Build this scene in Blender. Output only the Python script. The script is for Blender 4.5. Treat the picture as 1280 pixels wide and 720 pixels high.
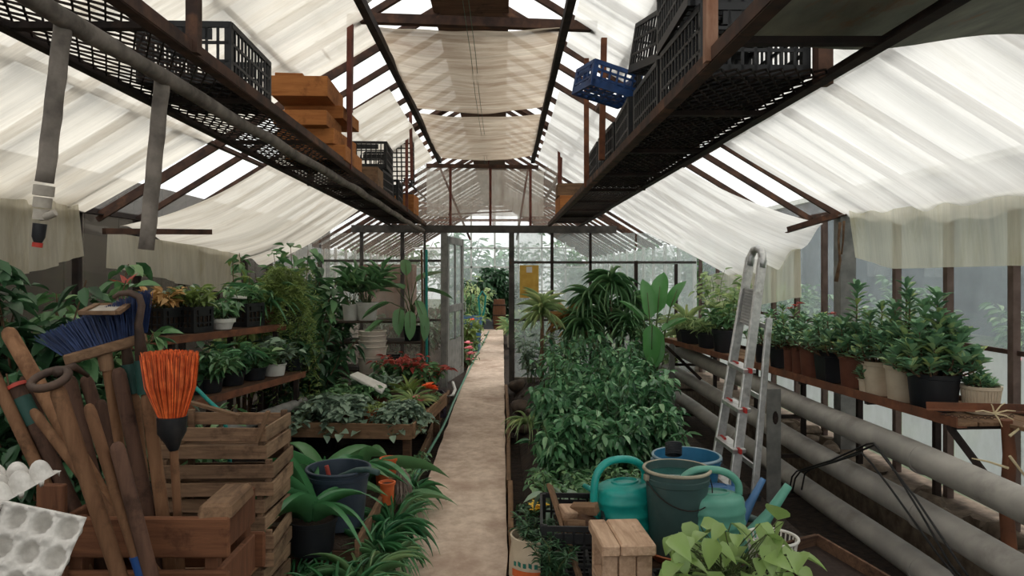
import bpy, math, random
import numpy as np
from mathutils import Vector, Matrix, Euler, noise as mnoise

for o in list(bpy.data.objects):
    bpy.data.objects.remove(o, do_unlink=True)
SC = bpy.context.scene
COL = SC.collection
random.seed(7)
PI = math.pi

# ------------------------------------------------------------------ camera
F, VX, VY, CZ = 900.0, 628.0, 340.0, 1.6        # focal length in px, vanishing point, eye height
cam_d = bpy.data.cameras.new('camera')
cam_d.sensor_width = 36.0
cam_d.lens = F / 1280 * 36
cam_d.shift_x = (640 - VX) / 1280
cam_d.shift_y = -(360 - VY) / 1280
cam_d.clip_start = 0.05
cam_d.clip_end = 200
cam = bpy.data.objects.new('camera', cam_d)
COL.objects.link(cam)
cam.location = (0, 0, CZ)
cam.rotation_euler = (PI / 2, 0, 0)
SC.camera = cam

# ------------------------------------------------------------------ overcast sky
w = bpy.data.worlds.new('overcast_sky')
SC.world = w
w.use_nodes = True
wn = w.node_tree
wn.nodes.clear()
wo = wn.nodes.new('ShaderNodeOutputWorld')
wb = wn.nodes.new('ShaderNodeBackground')
tc = wn.nodes.new('ShaderNodeTexCoord')
sx = wn.nodes.new('ShaderNodeSeparateXYZ')
wr = wn.nodes.new('ShaderNodeValToRGB')
wr.color_ramp.elements[0].position = 0.0
wr.color_ramp.elements[0].color = (0.86, 0.88, 0.89, 1)
wr.color_ramp.elements[1].position = 0.6
wr.color_ramp.elements[1].color = (1.0, 0.985, 0.96, 1)
wn.links.new(tc.outputs['Generated'], sx.inputs[0])
wn.links.new(sx.outputs['Z'], wr.inputs[0])
wn.links.new(wr.outputs[0], wb.inputs[0])
wb.inputs[1].default_value = 1.45
wn.links.new(wb.outputs[0], wo.inputs[0])

sun_d = bpy.data.lights.new('sun', 'SUN')
sun_d.energy = 0.9
sun_d.angle = math.radians(40)
sun_d.color = (1.0, 0.97, 0.92)
sun = bpy.data.objects.new('sun', sun_d)
COL.objects.link(sun)
sun.location = (6, 4, 12)
sun.rotation_euler = Euler((math.radians(-14), math.radians(28), 0))

SC.view_settings.view_transform = 'Standard'
SC.view_settings.look = 'None'
SC.view_settings.exposure = 0.43
SC.view_settings.gamma = 1.0
SC.view_settings.use_curve_mapping = False
SC.cycles.transparent_max_bounces = 24

# ------------------------------------------------------------------ helpers
def P(px, py, Y):
    return Vector(((px - VX) / F * Y, Y, CZ - (py - VY) / F * Y))
def G(px, py, z=0.0):
    return P(px, py, (CZ - z) * F / (py - VY))
def frame(d, up=(0, 0, 1)):
    d = Vector(d).normalized(); up = Vector(up)
    s = d.cross(up)
    if s.length < 1e-4:
        s = d.cross(Vector((1, 0, 0)))
    s.normalize()
    return d, s, s.cross(d).normalized()
def Rz(a): return Matrix.Rotation(a, 3, 'Z')
def Rx(a): return Matrix.Rotation(a, 3, 'X')
def Ry(a): return Matrix.Rotation(a, 3, 'Y')
I3 = Matrix.Identity(3)

class MB:
    """collects shapes that become ONE mesh"""
    def __init__(s): s.v = []; s.f = []
    def add(s, vs, fs):
        b = len(s.v)
        s.v += [tuple(v) for v in vs]
        s.f += [tuple(i + b for i in f) for f in fs]
        return s
    def box(s, c, size, R=I3, taper=1.0):
        c = Vector(c); hx, hy, hz = [q / 2 for q in size]
        vs = []
        for z in (-1, 1):
            t = taper if z > 0 else 1.0
            for x, y in ((-1, -1), (1, -1), (1, 1), (-1, 1)):
                vs.append(c + R @ Vector((x * hx * t, y * hy * t, z * hz)))
        return s.add(vs, [(3, 2, 1, 0), (4, 5, 6, 7), (0, 1, 5, 4), (1, 2, 6, 5), (2, 3, 7, 6), (3, 0, 4, 7)])
    def bar(s, p0, p1, wd, ht, up=(0, 0, 1)):
        p0, p1 = Vector(p0), Vector(p1)
        d, sd, u = frame(p1 - p0, up)
        vs = []
        for p in (p0, p1):
            for a, b in ((-1, -1), (1, -1), (1, 1), (-1, 1)):
                vs.append(p + sd * a * wd / 2 + u * b * ht / 2)
        return s.add(vs, [(0, 1, 2, 3), (7, 6, 5, 4), (0, 4, 5, 1), (1, 5, 6, 2), (2, 6, 7, 3), (3, 7, 4, 0)])
    def angle(s, p0, p1, wd, t=0.006, up=(0, 0, 1), flip=1):
        p0, p1 = Vector(p0), Vector(p1)
        d, sd, u = frame(p1 - p0, up)
        s.bar(p0 + u * wd / 2, p1 + u * wd / 2, t, wd, up)
        o = sd * flip * wd / 2
        return s.bar(p0 + o, p1 + o, wd, t, up)
    def tube(s, pts, r, n=8, cap=True, closed=False):
        pts = [Vector(p) for p in pts]
        m = len(pts)
        rs = r if isinstance(r, (list, tuple)) else [r] * m
        vs = []; prev = None
        for i, p in enumerate(pts):
            if closed: d = pts[(i + 1) % m] - pts[i - 1]
            else: d = pts[min(i + 1, m - 1)] - pts[max(i - 1, 0)]
            if d.length < 1e-9: d = Vector((0, 0, 1))
            d.normalize()
            if prev is None:
                _, sd, u = frame(d, (0, 0, 1) if abs(d.z) < .95 else (1, 0, 0))
            else:
                sd = (prev - d * prev.dot(d))
                if sd.length < 1e-6: _, sd, u = frame(d)
                sd.normalize(); u = sd.cross(d)
            prev = sd
            for k in range(n):
                a = 2 * PI * k / n
                vs.append(p + (sd * math.cos(a) + u * math.sin(a)) * rs[i])
        fs = []
        for i in range(m if closed else m - 1):
            j = (i + 1) % m
            for k in range(n):
                k2 = (k + 1) % n
                fs.append((i * n + k, i * n + k2, j * n + k2, j * n + k))
        if cap and not closed:
            fs.append(tuple(range(n - 1, -1, -1)))
            fs.append(tuple((m - 1) * n + k for k in range(n)))
        return s.add(vs, fs)
    def lathe(s, prof, n=24, c=(0, 0, 0), R=I3, sx=1.0, sy=1.0):
        c = Vector(c); vs = []
        for r, z in prof:
            for k in range(n):
                a = 2 * PI * k / n
                vs.append(c + R @ Vector((r * math.cos(a) * sx, r * math.sin(a) * sy, z)))
        m = len(prof); fs = []
        for i in range(m - 1):
            for k in range(n):
                k2 = (k + 1) % n
                fs.append((i * n + k, i * n + k2, (i + 1) * n + k2, (i + 1) * n + k))
        return s.add(vs, fs)
    def grid(s, fn, nu, nv):
        vs = [fn(i / nu, j / nv) for j in range(nv + 1) for i in range(nu + 1)]
        fs = [(j * (nu + 1) + i, j * (nu + 1) + i + 1, (j + 1) * (nu + 1) + i + 1, (j + 1) * (nu + 1) + i)
              for j in range(nv) for i in range(nu)]
        return s.add(vs, fs)
    def blob(s, c, r, n=10, seed=0, amp=.25):
        c = Vector(c); rows = n // 2 + 1; vs = []
        for j in range(rows + 1):
            th = PI * j / rows
            for k in range(n):
                a = 2 * PI * k / n
                d = Vector((math.sin(th) * math.cos(a), math.sin(th) * math.sin(a), math.cos(th)))
                q = 1 + amp * mnoise.noise(d * 1.7 + Vector((seed * 3.1, seed, 0)))
                vs.append(c + Vector((d.x * r[0], d.y * r[1], d.z * r[2])) * q)
        fs = [(j * n + k, (j + 1) * n + k, (j + 1) * n + (k + 1) % n, j * n + (k + 1) % n) for j in range(rows) for k in range(n)]
        return s.add(vs, fs)
    def mesh(s, name):
        me = bpy.data.meshes.new(name)
        me.from_pydata(s.v, [], s.f)
        return me
    def build(s, name, mat, parent=None, smooth=False, world=False, bevel=0, loc=None, rot=None, label=None):
        if world and parent is not None:
            o = Vector(parent.location)
            s.v = [tuple(Vector(v) - o) for v in s.v]
        return link(name, s.mesh(name), mat, parent, smooth, bevel, loc, rot, label)

def link(name, me, mat, parent=None, smooth=False, bevel=0, loc=None, rot=None, label=None):
    if mat is not None and not me.materials: me.materials.append(mat)
    ob = bpy.data.objects.new(name, me)
    COL.objects.link(ob)
    if parent is not None: ob.parent = parent
    if loc is not None: ob.location = loc
    if rot is not None: ob.rotation_euler = rot
    if smooth:
        me.polygons.foreach_set('use_smooth', [True] * len(me.polygons))
        if smooth != 'all':
            try: me.set_sharp_from_angle(angle=math.radians(42))
            except Exception: pass
    if bevel:
        m = ob.modifiers.new('edge', 'BEVEL'); m.width = bevel; m.segments = 1; m.limit_method = 'ANGLE'
    if label: ob['label'] = label
    return ob
def tag(o, label, cat=None, group=None, kind=None):
    if label: o['label'] = label
    if cat: o['category'] = cat
    if group: o['group'] = group
    if kind: o['kind'] = kind
    return o
def thing(name, label, cat, loc=(0, 0, 0), rotz=0, group=None, rot=None, kind=None):
    o = bpy.data.objects.new(name, None)
    o.empty_display_size = .1
    COL.objects.link(o)
    o.location = loc
    o.rotation_euler = rot if rot is not None else (0, 0, rotz)
    return tag(o, label, cat, group, kind)
def dup(root, loc, rotz=0, label=None, group=None, scale=1.0, rot=None):
    r = root.copy(); COL.objects.link(r)
    r.location = loc; r.rotation_euler = rot if rot is not None else (0, 0, rotz)
    r.scale = (scale,) * 3 if not isinstance(scale, (tuple, list)) else scale
    if label: r['label'] = label
    if group: r['group'] = group
    for ch in list(root.children):
        c = ch.copy(); COL.objects.link(c); c.parent = r
        for g in list(ch.children):
            d = g.copy(); COL.objects.link(d); d.parent = c
    return r

# ------------------------------------------------------------------ materials
def rgb(r, g, b):
    f = lambda c: ((c / 255) / 12.92 if c / 255 <= .04045 else ((c / 255 + .055) / 1.055) ** 2.4)
    return (f(r), f(g), f(b), 1)
class NT:
    def __init__(s, name):
        s.m = bpy.data.materials.new(name); s.m.use_nodes = True
        s.t = s.m.node_tree; s.t.nodes.clear()
        s.out = s.n('ShaderNodeOutputMaterial')
    def n(s, t, **kw):
        nd = s.t.nodes.new(t)
        for k, v in kw.items(): setattr(nd, k, v)
        return nd
    def l(s, a, b): s.t.links.new(a, b)
    def coord(s, stretch=(1, 1, 1), kind='Object'):
        t = s.n('ShaderNodeTexCoord'); mp = s.n('ShaderNodeMapping')
        mp.inputs['Scale'].default_value = stretch
        s.l(t.outputs[kind], mp.inputs[0])
        return mp.outputs[0]
    def noise(s, vec, scale, detail=5, rough=.6, dist=0):
        nd = s.n('ShaderNodeTexNoise')
        nd.inputs['Scale'].default_value = scale; nd.inputs['Detail'].default_value = detail
        nd.inputs['Roughness'].default_value = rough; nd.inputs['Distortion'].default_value = dist
        s.l(vec, nd.inputs['Vector'])
        return nd.outputs[0]
    def ramp(s, fac, stops):
        nd = s.n('ShaderNodeValToRGB'); e = nd.color_ramp.elements
        while len(e) < len(stops): e.new(.5)
        for i, (p, c) in enumerate(stops):
            e[i].position = p; e[i].color = c if len(c) == 4 else (*c, 1)
        s.l(fac, nd.inputs[0])
        return nd.outputs[0]
    def mix(s, fac, a, b):
        nd = s.n('ShaderNodeMix', data_type='RGBA')
        if isinstance(fac, (int, float)): nd.inputs[0].default_value = fac
        else: s.l(fac, nd.inputs[0])
        for sock, v in ((nd.inputs[6], a), (nd.inputs[7], b)):
            if isinstance(v, (tuple, list)): sock.default_value = v
            else: s.l(v, sock)
        return nd.outputs[2]
    def bump(s, h, strength=.3, dist=.01):
        nd = s.n('ShaderNodeBump'); nd.inputs['Strength'].default_value = strength; nd.inputs['Distance'].default_value = dist
        s.l(h, nd.inputs['Height']); return nd.outputs[0]
    def vary(s, col, amt, src='obj'):
        h = s.n('ShaderNodeHueSaturation')
        if src == 'obj': r = s.n('ShaderNodeObjectInfo').outputs['Random']
        else: r = s.n('ShaderNodeNewGeometry').outputs['Random Per Island']
        mr = s.n('ShaderNodeMapRange')
        mr.inputs[3].default_value = 1 - amt; mr.inputs[4].default_value = 1 + amt
        s.l(r, mr.inputs[0]); s.l(mr.outputs[0], h.inputs['Value']); s.l(col, h.inputs['Color'])
        return h.outputs[0]
    def bsdf(s, col, rough=.7, metal=0, normal=None, spec=.4, **kw):
        b = s.n('ShaderNodeBsdfPrincipled')
        if isinstance(col, (tuple, list)): b.inputs['Base Color'].default_value = col
        else: s.l(col, b.inputs['Base Color'])
        if isinstance(rough, (int, float)): b.inputs['Roughness'].default_value = rough
        else: s.l(rough, b.inputs['Roughness'])
        b.inputs['Metallic'].default_value = metal
        b.inputs['Specular IOR Level'].default_value = spec
        if normal is not None: s.l(normal, b.inputs['Normal'])
        return b.outputs[0]
    def mixs(s, fac, a, b):
        nd = s.n('ShaderNodeMixShader')
        if isinstance(fac, (int, float)): nd.inputs[0].default_value = fac
        else: s.l(fac, nd.inputs[0])
        s.l(a, nd.inputs[1]); s.l(b, nd.inputs[2]); return nd.outputs[0]
    def done(s, sh):
        s.l(sh, s.out.inputs[0]); return s.m

def surf(name, c1, c2, rough=.75, scale=8, stretch=(1, 1, 1), metal=0, bump=.3, bd=.004, lo=.35, hi=.65, vary=0, spots=None, spot_scale=3, spot_lo=.55, spot_hi=.7, spec=.4, island=0, detail=6):
    t = NT(name)
    v = t.coord(stretch)
    nz = t.noise(v, scale, detail)
    col = t.ramp(nz, [(lo, c1), (hi, c2)])
    if spots:
        n2 = t.noise(t.coord(stretch), spot_scale, 7, .65)
        col = t.mix(t.ramp(n2, [(spot_lo, (0, 0, 0, 1)), (spot_hi, (1, 1, 1, 1))]), col, spots)
    if vary: col = t.vary(col, vary)
    if island: col = t.vary(col, island, 'island')
    nm = t.bump(nz, bump, bd) if bump else None
    return t.done(t.bsdf(col, rough, metal, nm, spec))
def leafmat(name, c1, c2, trans=.3, rough=.45, vary=.35, c3=None):
    t = NT(name)
    isl = t.n('ShaderNodeNewGeometry').outputs['Random Per Island']
    c1, c2, c3 = [tuple(min(1, q * 1.42) for q in c[:3]) + (1,) if c else None for c in (c1, c2, c3)]
    stops = [(0, c1), (.72, c2)] + ([(1.0, c3)] if c3 else [])
    col = t.ramp(isl, stops)
    nz = t.noise(t.coord((1, 1, 1)), 14, 3)
    col = t.mix(t.ramp(nz, [(.4, (0, 0, 0, 1)), (.7, (.5, .5, .5, 1))]), col, c2)
    a = t.bsdf(col, rough * .8, 0, None, .5)
    tr = t.n('ShaderNodeBsdfTranslucent'); t.l(col, tr.inputs[0])
    return t.done(t.mixs(trans, a, tr.outputs[0]))
def wood(name, c1, c2, axis='x', scale=9, vary=.18, rough=.85, dark=None):
    st = {'x': (.9, 9, 9), 'y': (9, .9, 9), 'z': (9, 9, .9)}[axis]
    t = NT(name)
    v = t.coord(st)
    nz = t.noise(v, scale * .5, 7, .65, .6)
    col = t.ramp(nz, [(.3, c1), (.7, c2)])
    n2 = t.noise(t.coord((1, 1, 1)), 7, 6, .7)
    col = t.mix(t.ramp(n2, [(.55, (0, 0, 0, 1)), (.72, (.8, .8, .8, 1))]), col, dark or tuple(q * .35 for q in c1[:3]) + (1,))
    col = t.vary(col, vary)
    return t.done(t.bsdf(col, rough, 0, t.bump(nz, .5, .003), .25))

MT = {}
MT['rust'] = surf('rusty_iron', rgb(52, 38, 33), rgb(88, 62, 49), .85, 9, bump=.5, spots=rgb(122, 84, 60), spot_scale=5, spot_lo=.56, spot_hi=.75, vary=.1)
MT['rust_dark'] = surf('dark_rusty_iron', rgb(28, 23, 22), rgb(54, 42, 37), .9, 9, bump=.5, spots=rgb(86, 62, 48), spot_scale=6, spot_lo=.6, spot_hi=.8, vary=.1)
MT['rust_red'] = surf('red_oxide_iron', rgb(84, 46, 40), rgb(116, 68, 56), .8, 9, bump=.4, spots=rgb(150, 128, 112), spot_scale=4, spot_lo=.6, spot_hi=.8)
MT['rust_bright'] = surf('orange_rust', rgb(96, 60, 44), rgb(138, 88, 60), .88, 12, bump=.6, spots=rgb(66, 46, 38), spot_scale=6, spot_lo=.5, spot_hi=.7)
MT['greysteel'] = surf('weathered_grey_steel', rgb(104, 104, 102), rgb(140, 139, 134), .7, 7, bump=.3, spots=rgb(82, 64, 54), spot_scale=4, spot_lo=.6, spot_hi=.78)
MT['darksteel'] = surf('dark_painted_steel', rgb(52, 50, 48), rgb(80, 76, 72), .75, 8, bump=.3, spots=rgb(96, 66, 50), spot_scale=5, spot_lo=.6, spot_hi=.75)
MT['pipe'] = surf('grey_painted_pipe', rgb(142, 138, 132), rgb(168, 163, 156), .5, 5, bump=.15, spots=rgb(92, 86, 80), spot_scale=3, spot_lo=.55, spot_hi=.8)
MT['wrap'] = surf('grey_pipe_wrapping', rgb(96, 89, 83), rgb(140, 131, 122), .95, 10, bump=.6, bd=.008, spots=rgb(74, 66, 60), spot_scale=4)
MT['concrete'] = surf('worn_concrete', rgb(118, 110, 100), rgb(150, 141, 130), .92, 12, bump=.5, spots=rgb(70, 62, 54), spot_scale=3)
MT['soil'] = surf('dark_soil', rgb(26, 20, 16), rgb(58, 45, 36), .97, 18, bump=.9, bd=.02)
MT['alu'] = surf('brushed_aluminium', rgb(186, 187, 188), rgb(214, 214, 213), .38, 30, bump=.05, metal=.75, spots=rgb(150, 148, 144), spot_scale=9)
MT['wood_x'] = wood('weathered_wood', rgb(96, 74, 56), rgb(142, 112, 86), 'x')
MT['wood_y'] = wood('weathered_wood_lengthwise', rgb(96, 74, 56), rgb(142, 112, 86), 'y')
MT['wood_z'] = wood('weathered_wood_upright', rgb(96, 74, 56), rgb(142, 112, 86), 'z')
MT['board'] = wood('orange_pine', rgb(150, 92, 50), rgb(186, 124, 72), 'x', vary=.14)
MT['oldwood'] = wood('dark_old_wood', rgb(62, 44, 34), rgb(102, 76, 58), 'x', vary=.25)
MT['blackplastic'] = surf('black_plastic', rgb(19, 20, 22), rgb(30, 31, 34), .5, 10, bump=.1, spots=rgb(58, 54, 50), spot_scale=5, spot_lo=.58, spot_hi=.8)
# ------------------------------------------------------------------ glass and film
def glassmat(name, dirt, dirtcol, lo=.35, hi=.75, base=.05, scale=1.2, stretch=(1, 1, 1)):
    t = NT(name)
    nz = t.noise(t.coord(stretch, 'Object'), scale, 7, .65)
    fac = t.ramp(nz, [(lo, (base,) * 3 + (1,)), (hi, (dirt,) * 3 + (1,))])
    tr = t.n('ShaderNodeBsdfTransparent'); tr.inputs[0].default_value = (.965, .965, .955, 1)
    gl = t.n('ShaderNodeBsdfGlossy'); gl.inputs['Roughness'].default_value = .08; gl.inputs[0].default_value = (.9, .9, .9, 1)
    lw = t.n('ShaderNodeLayerWeight'); lw.inputs[0].default_value = .5
    fr = t.ramp(lw.outputs['Facing'], [(0, (.03,) * 3 + (1,)), (.7, (.06,) * 3 + (1,)), (1, (.45,) * 3 + (1,))])
    clear = t.mixs(fr, tr.outputs[0], gl.outputs[0])
    tl = t.n('ShaderNodeBsdfTranslucent'); tl.inputs[0].default_value = dirtcol
    df = t.n('ShaderNodeBsdfDiffuse'); df.inputs[0].default_value = dirtcol
    d = t.mixs(.35, tl.outputs[0], df.outputs[0])
    return t.done(t.mixs(fac, clear, d))
MT['glass'] = glassmat('roof_glass', .12, (.7, .7, .66, 1))
MT['glass_wall'] = glassmat('misted_wall_glass', .42, (.48, .54, .57, 1), .25, .75, .14, 2.4, (1, 1, .30))
MT['glass_low'] = glassmat('brightened_low_glass', .75, (.74, .77, .78, 1), .25, .7, .35, 2.4, (1, 1, .5))  # brightness low on the wall put into a denser, paler mist colour
MT['glass_dirty'] = glassmat('grimy_partition_glass', .42, (.60, .52, .45, 1), .4, .75, .06, 1.6)
MT['glass_far'] = glassmat('pale_far_glass', .36, (.66, .74, .74, 1), .3, .7, .14, .9)

def filmmat(name, col, stain, transp, stain_lo=.56, stain_hi=.78, stretch=(.25, 3.2, .25), diffuse=.22, speck=True):
    t = NT(name)
    v = t.coord(stretch)
    n1 = t.noise(v, 1.6, 6, .6)
    c = t.ramp(n1, [(.3, tuple(q * .72 for q in col[:3])), (.5, col), (.68, tuple(min(1, q * 1.07) for q in col[:3]))])
    n2 = t.noise(t.coord((stretch[0] * 2, stretch[1] * .8, stretch[2] * 2)), 1.3, 8, .72, .5)
    m = t.ramp(n2, [(stain_lo, (0, 0, 0, 1)), (stain_hi, (1, 1, 1, 1))])
    c = t.mix(m, c, stain)
    n4 = t.noise(t.coord((stretch[0] * .5, stretch[1] * 2.6, stretch[2] * .5)), 2.2, 10, .7, .8)
    m4 = t.ramp(n4, [(.44, (0, 0, 0, 1)), (.5, (.26, .26, .26, 1)), (.56, (0, 0, 0, 1))])
    c = t.mix(m4, c, tuple(q * .62 for q in col[:3]) + (1,))  # shading of wrinkle creases put into the film colour as thin darker lines
    if speck:
        n3 = t.noise(t.coord((1.2, 4, 1.2)), 16, 4, .7)
        m3 = t.ramp(n3, [(.70, (0, 0, 0, 1)), (.78, (.8, .8, .8, 1))])
        c = t.mix(m3, c, tuple(q * .3 for q in stain[:3]) + (1,))
    tl = t.n('ShaderNodeBsdfTranslucent'); df = t.n('ShaderNodeBsdfDiffuse')
    t.l(c, tl.inputs[0]); t.l(c, df.inputs[0])
    body = t.mixs(diffuse, tl.outputs[0], df.outputs[0])
    tr = t.n('ShaderNodeBsdfTransparent'); tr.inputs[0].default_value = (.97, .96, .92, 1)
    return t.done(t.mixs(transp, body, tr.outputs[0]))
MT['film_r'] = filmmat('milky_roof_film', (.82, .815, .79, 1), (.56, .53, .46, 1), .18, .50, .80)
MT['film_l'] = filmmat('yellowed_roof_film', (.80, .75, .66, 1), (.50, .42, .31, 1), .15, .48, .78)
MT['film_c'] = filmmat('brown_stained_ridge_film', (.74, .64, .51, 1), (.30, .19, .12, 1), .08, .38, .70, (.35, 6.5, .35))
MT['film_g'] = filmmat('thin_grey_gable_film', (.72, .68, .62, 1), (.42, .32, .26, 1), .38, .5, .75, (2.5, 1, .5))
MT['curtain_l'] = filmmat('cream_curtain_film', (.78, .73, .60, 1), (.54, .47, .30, 1), .16, .5, .75, (3.5, 3.5, .35), .35, False)
MT['curtain'] = filmmat('thin_yellow_curtain_film', (.80, .77, .62, 1), (.58, .52, .30, 1), .36, .5, .75, (3.5, 3.5, .35), .3, False)

# ------------------------------------------------------------------ ground
def uneven(x, y, s=1.3, a=.03):
    return a * mnoise.noise(Vector((x * s, y * s, .3))) + a * .5 * mnoise.noise(Vector((x * s * 3.1, y * s * 3.1, 1.7)))
m = MB()
def ground(u, v):
    x = -3.35 + 6.3 * u; y = -2.6 + 25.4 * v
    z = uneven(x, y) - .05
    return (x, y, z)
m.grid(ground, 42, 120)
tag(m.build('floor', MT['soil'], smooth='all'), 'dark earth floor of the greenhouse', None, None, 'structure')

# raised soil beds
BED_R, BED_L = .16, .20
m = MB()
def bed_r(u, v):
    x = .16 + 1.62 * u; y = 2.0 + 7.7 * v
    e = min(1, u / .12) * min(1, (1 - u) / .06)
    return (x, y, -.04 + (BED_R + .04) * e + uneven(x, y, 2.4, .03) * e)
m.grid(bed_r, 26, 80)
tag(m.build('soil_bed', MT['soil'], smooth='all'), 'dark soil bed between the concrete path and the grey heating pipes', 'soil bed', None, 'stuff')

path_m = surf('concrete_path', rgb(190, 168, 150), rgb(218, 198, 180), .93, 14, bump=.5, spots=rgb(150, 122, 104), spot_scale=2.2, spot_lo=.45, spot_hi=.8, detail=12, stretch=(1, .8, 1))
PX0, PX1 = -.565, .025
m = MB()
m.grid(lambda u, v: (PX0 + (PX1 - PX0) * u + .012 * mnoise.noise(Vector((0, v * 60, u * 5))) * (1 if u in (0, 1) else 0), 1.5 + 20.3 * v, .03 + uneven(u * 2, v * 20, 2, .006)), 8, 160)
n0 = len(m.v)
for side in (0, 8):
    vs = []; 
    for j in range(161):
        p = m.v[j * 9 + side]; vs += [p, (p[0], p[1], -.08)]
    m.add(vs, [(2 * j, 2 * j + 1, 2 * j + 3, 2 * j + 2) for j in range(160)])
tag(m.build('path', path_m, smooth=True), 'narrow worn concrete path running to the doorway', None, None, 'structure')

def kerb(x, y0, y1, h, name, lab, mat, step):
    root = thing(name, lab, None, (x, y0, 0), kind='structure')
    y = y0; k = 0
    while y < y1 - .05:
        L = min(step * random.uniform(.8, 1.2), y1 - y)
        mb = MB(); mb.box((random.uniform(-.006, .006), y - y0 + L / 2, h / 2 - .04), (.035, L - .012, h + .06), Rz(random.uniform(-.008, .008)))
        mb.build('kerb_board', mat, root, bevel=.004); y += L; k += 1
    return root
kerb(.055, 2.2, 9.8, .08, 'kerb_inner', 'old boards edging the path beside the pepper bed', MT['wood_y'], 1.2)
kerb(-.70, 6.0, 9.4, .07, 'kerb_outer', 'narrow boards edging the path beside the green hose', MT['wood_y'], 1.1)

# ------------------------------------------------------------------ right glazed wall
WXR, WXL, EAVE, SLOPE, RX = 2.75, -3.25, 2.06, .61, -.25
RIDGE = EAVE + SLOPE * (WXR - RX)
def roofz(x): return EAVE + SLOPE * (WXR - x) if x >= RX else EAVE + SLOPE * (x - WXL)
YP, YF, YB = 10.0, 22.6, -2.6

MT['postbrown'] = surf('grey_brown_post', rgb(86, 70, 64), rgb(116, 98, 90), .85, 8, bump=.4, spots=rgb(70, 48, 40), spot_lo=.55, spot_hi=.75)
MT['glass_dim'] = glassmat('mossy_wall_glass', .35, (.30, .28, .22, 1), .4, .8, .1, 1.4)
MT['rubble'] = surf('mossy_rubble', rgb(84, 72, 60), rgb(128, 112, 96), .95, 14, bump=.8, spots=rgb(60, 52, 44), spot_scale=4)
wall_r = thing('wall_right', 'glazed greenhouse side wall of rusty posts and misted panes', None, (WXR, 0, 0), kind='structure')
mb = MB(); mb.box((WXR - .12, (YP + YB) / 2, .06), (.46, YP - YB, .30)); mb.build('plinth', MT['rubble'], wall_r, world=True)
# rubble along the plinth top
for k in range(34):
    y = 2.4 + k * .125 + random.uniform(-.03, .03)
    b = MB(); b.blob((0, 0, 0), (random.uniform(.05, .11), random.uniform(.06, .12), random.uniform(.03, .07)), 8, k, .5)
    b.build('stone', MT['rubble'], wall_r, smooth=True, loc=(random.uniform(-.33, -.12), y, .22))
post_y = [YB + .57 * k for k in range(0, 30) if YB + .57 * k < YP] 
post_y = [-2.2, -1.0, .0, 1.0, 2.0, 2.73, 3.30, 3.87, 4.44, 5.02, 6.15, 6.72, 7.30, 7.9, 8.5, 9.2, YP]
for y in post_y:
    mb = MB(); mb.box((0, 0, .99), (.04, .045, 2.14)); mb.build('post', MT['postbrown'], wall_r, loc=(0, y, .03))
mb = MB(); mb.box((0, 0, 1.0), (.12, .12, 2.1)); mb.build('concrete_post', MT['greysteel'], wall_r, loc=(-.04, 5.70, .0))
for z in (EAVE, .28):
    mb = MB(); mb.angle((WXR, YB, z), (WXR, YP, z), .05); mb.build('rail', MT['rust'], wall_r, world=True)
ys = sorted(post_y + [5.70])
for a, b in zip(ys, ys[1:]):
    for z0, z1 in ((.28, 1.16), (1.17, EAVE)):
        mb = MB(); mb.box((0, 0, 0), (.005, b - a - .03, z1 - z0)); mb.build('pane', MT['glass_wall'] if z0 > 1 else MT['glass_low'], wall_r, loc=(.03, (a + b) / 2, (z0 + z1) / 2))
mb = MB(); mb.bar((WXR + .01, 1, 1.165), (WXR + .01, YP, 1.165), .02, .025); mb.build('glazing_bar', MT['rust'], wall_r, world=True)

# left wall: low masonry, posts and grimy panes
wall_l = thing('wall_left', 'dim glazed greenhouse side wall behind plants and film', None, (WXL, 0, 0), kind='structure')
mb = MB(); mb.box((WXL, (YP + YB) / 2, .3), (.16, YP - YB, .75)); mb.build('plinth', MT['concrete'], wall_l, world=True)
ysl = [YB + .9 * k for k in range(15) if YB + .9 * k <= YP + .01]
for y in ysl:
    mb = MB(); mb.box((0, 0, 1.36), (.05, .055, 1.42)); mb.build('post', MT['rust_dark'], wall_l, loc=(0, y, 0))
mb = MB(); mb.angle((WXL, YB, EAVE), (WXL, YP, EAVE), .06); mb.build('rail', MT['rust_dark'], wall_l, world=True)
for a, b in zip(ysl, ysl[1:]):
    mb = MB(); mb.box((0, 0, 0), (.005, b - a - .03, EAVE - .68)); mb.build('pane', MT['glass_dim'], wall_l, loc=(-.02, (a + b) / 2, (EAVE + .68) / 2))
# neighbour shed outside the left wall
MT['shedwood'] = wood('tarred_shed_board', rgb(34, 26, 23), rgb(54, 42, 36), 'z')
shed = thing('wall_neighbour', 'dark boarded shed wall standing outside close to the glass', None, (-4.3, 2, 0), kind='structure')
for k in range(62):
    mb = MB(); mb.box((0, 0, 1.27), (.03, .33, 2.76)); mb.build('board', MT['shedwood'], shed, loc=(random.uniform(-.01, .01), -5 + k * .34, 0))
# unseen end wall behind the camera, glazed to brighten the fronts of things
wb_ = thing('wall_front', 'unseen end wall of the greenhouse, glazed to let in light', None, (0, YB, 0), kind='structure')
for k in range(20):
    x = -3.2 + k * .31
    mb = MB(); h = roofz(min(max(x, WXL), WXR)); mb.box((0, 0, h / 2), (.035, .04, h)); mb.build('post', MT['postbrown'], wb_, loc=(x, 0, 0)); mb = MB(); mb.box((.155, 0, h / 2), (.27, .005, h - .05)); mb.build('pane', MT['glass'], wb_, loc=(x, .0, 0))

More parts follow.
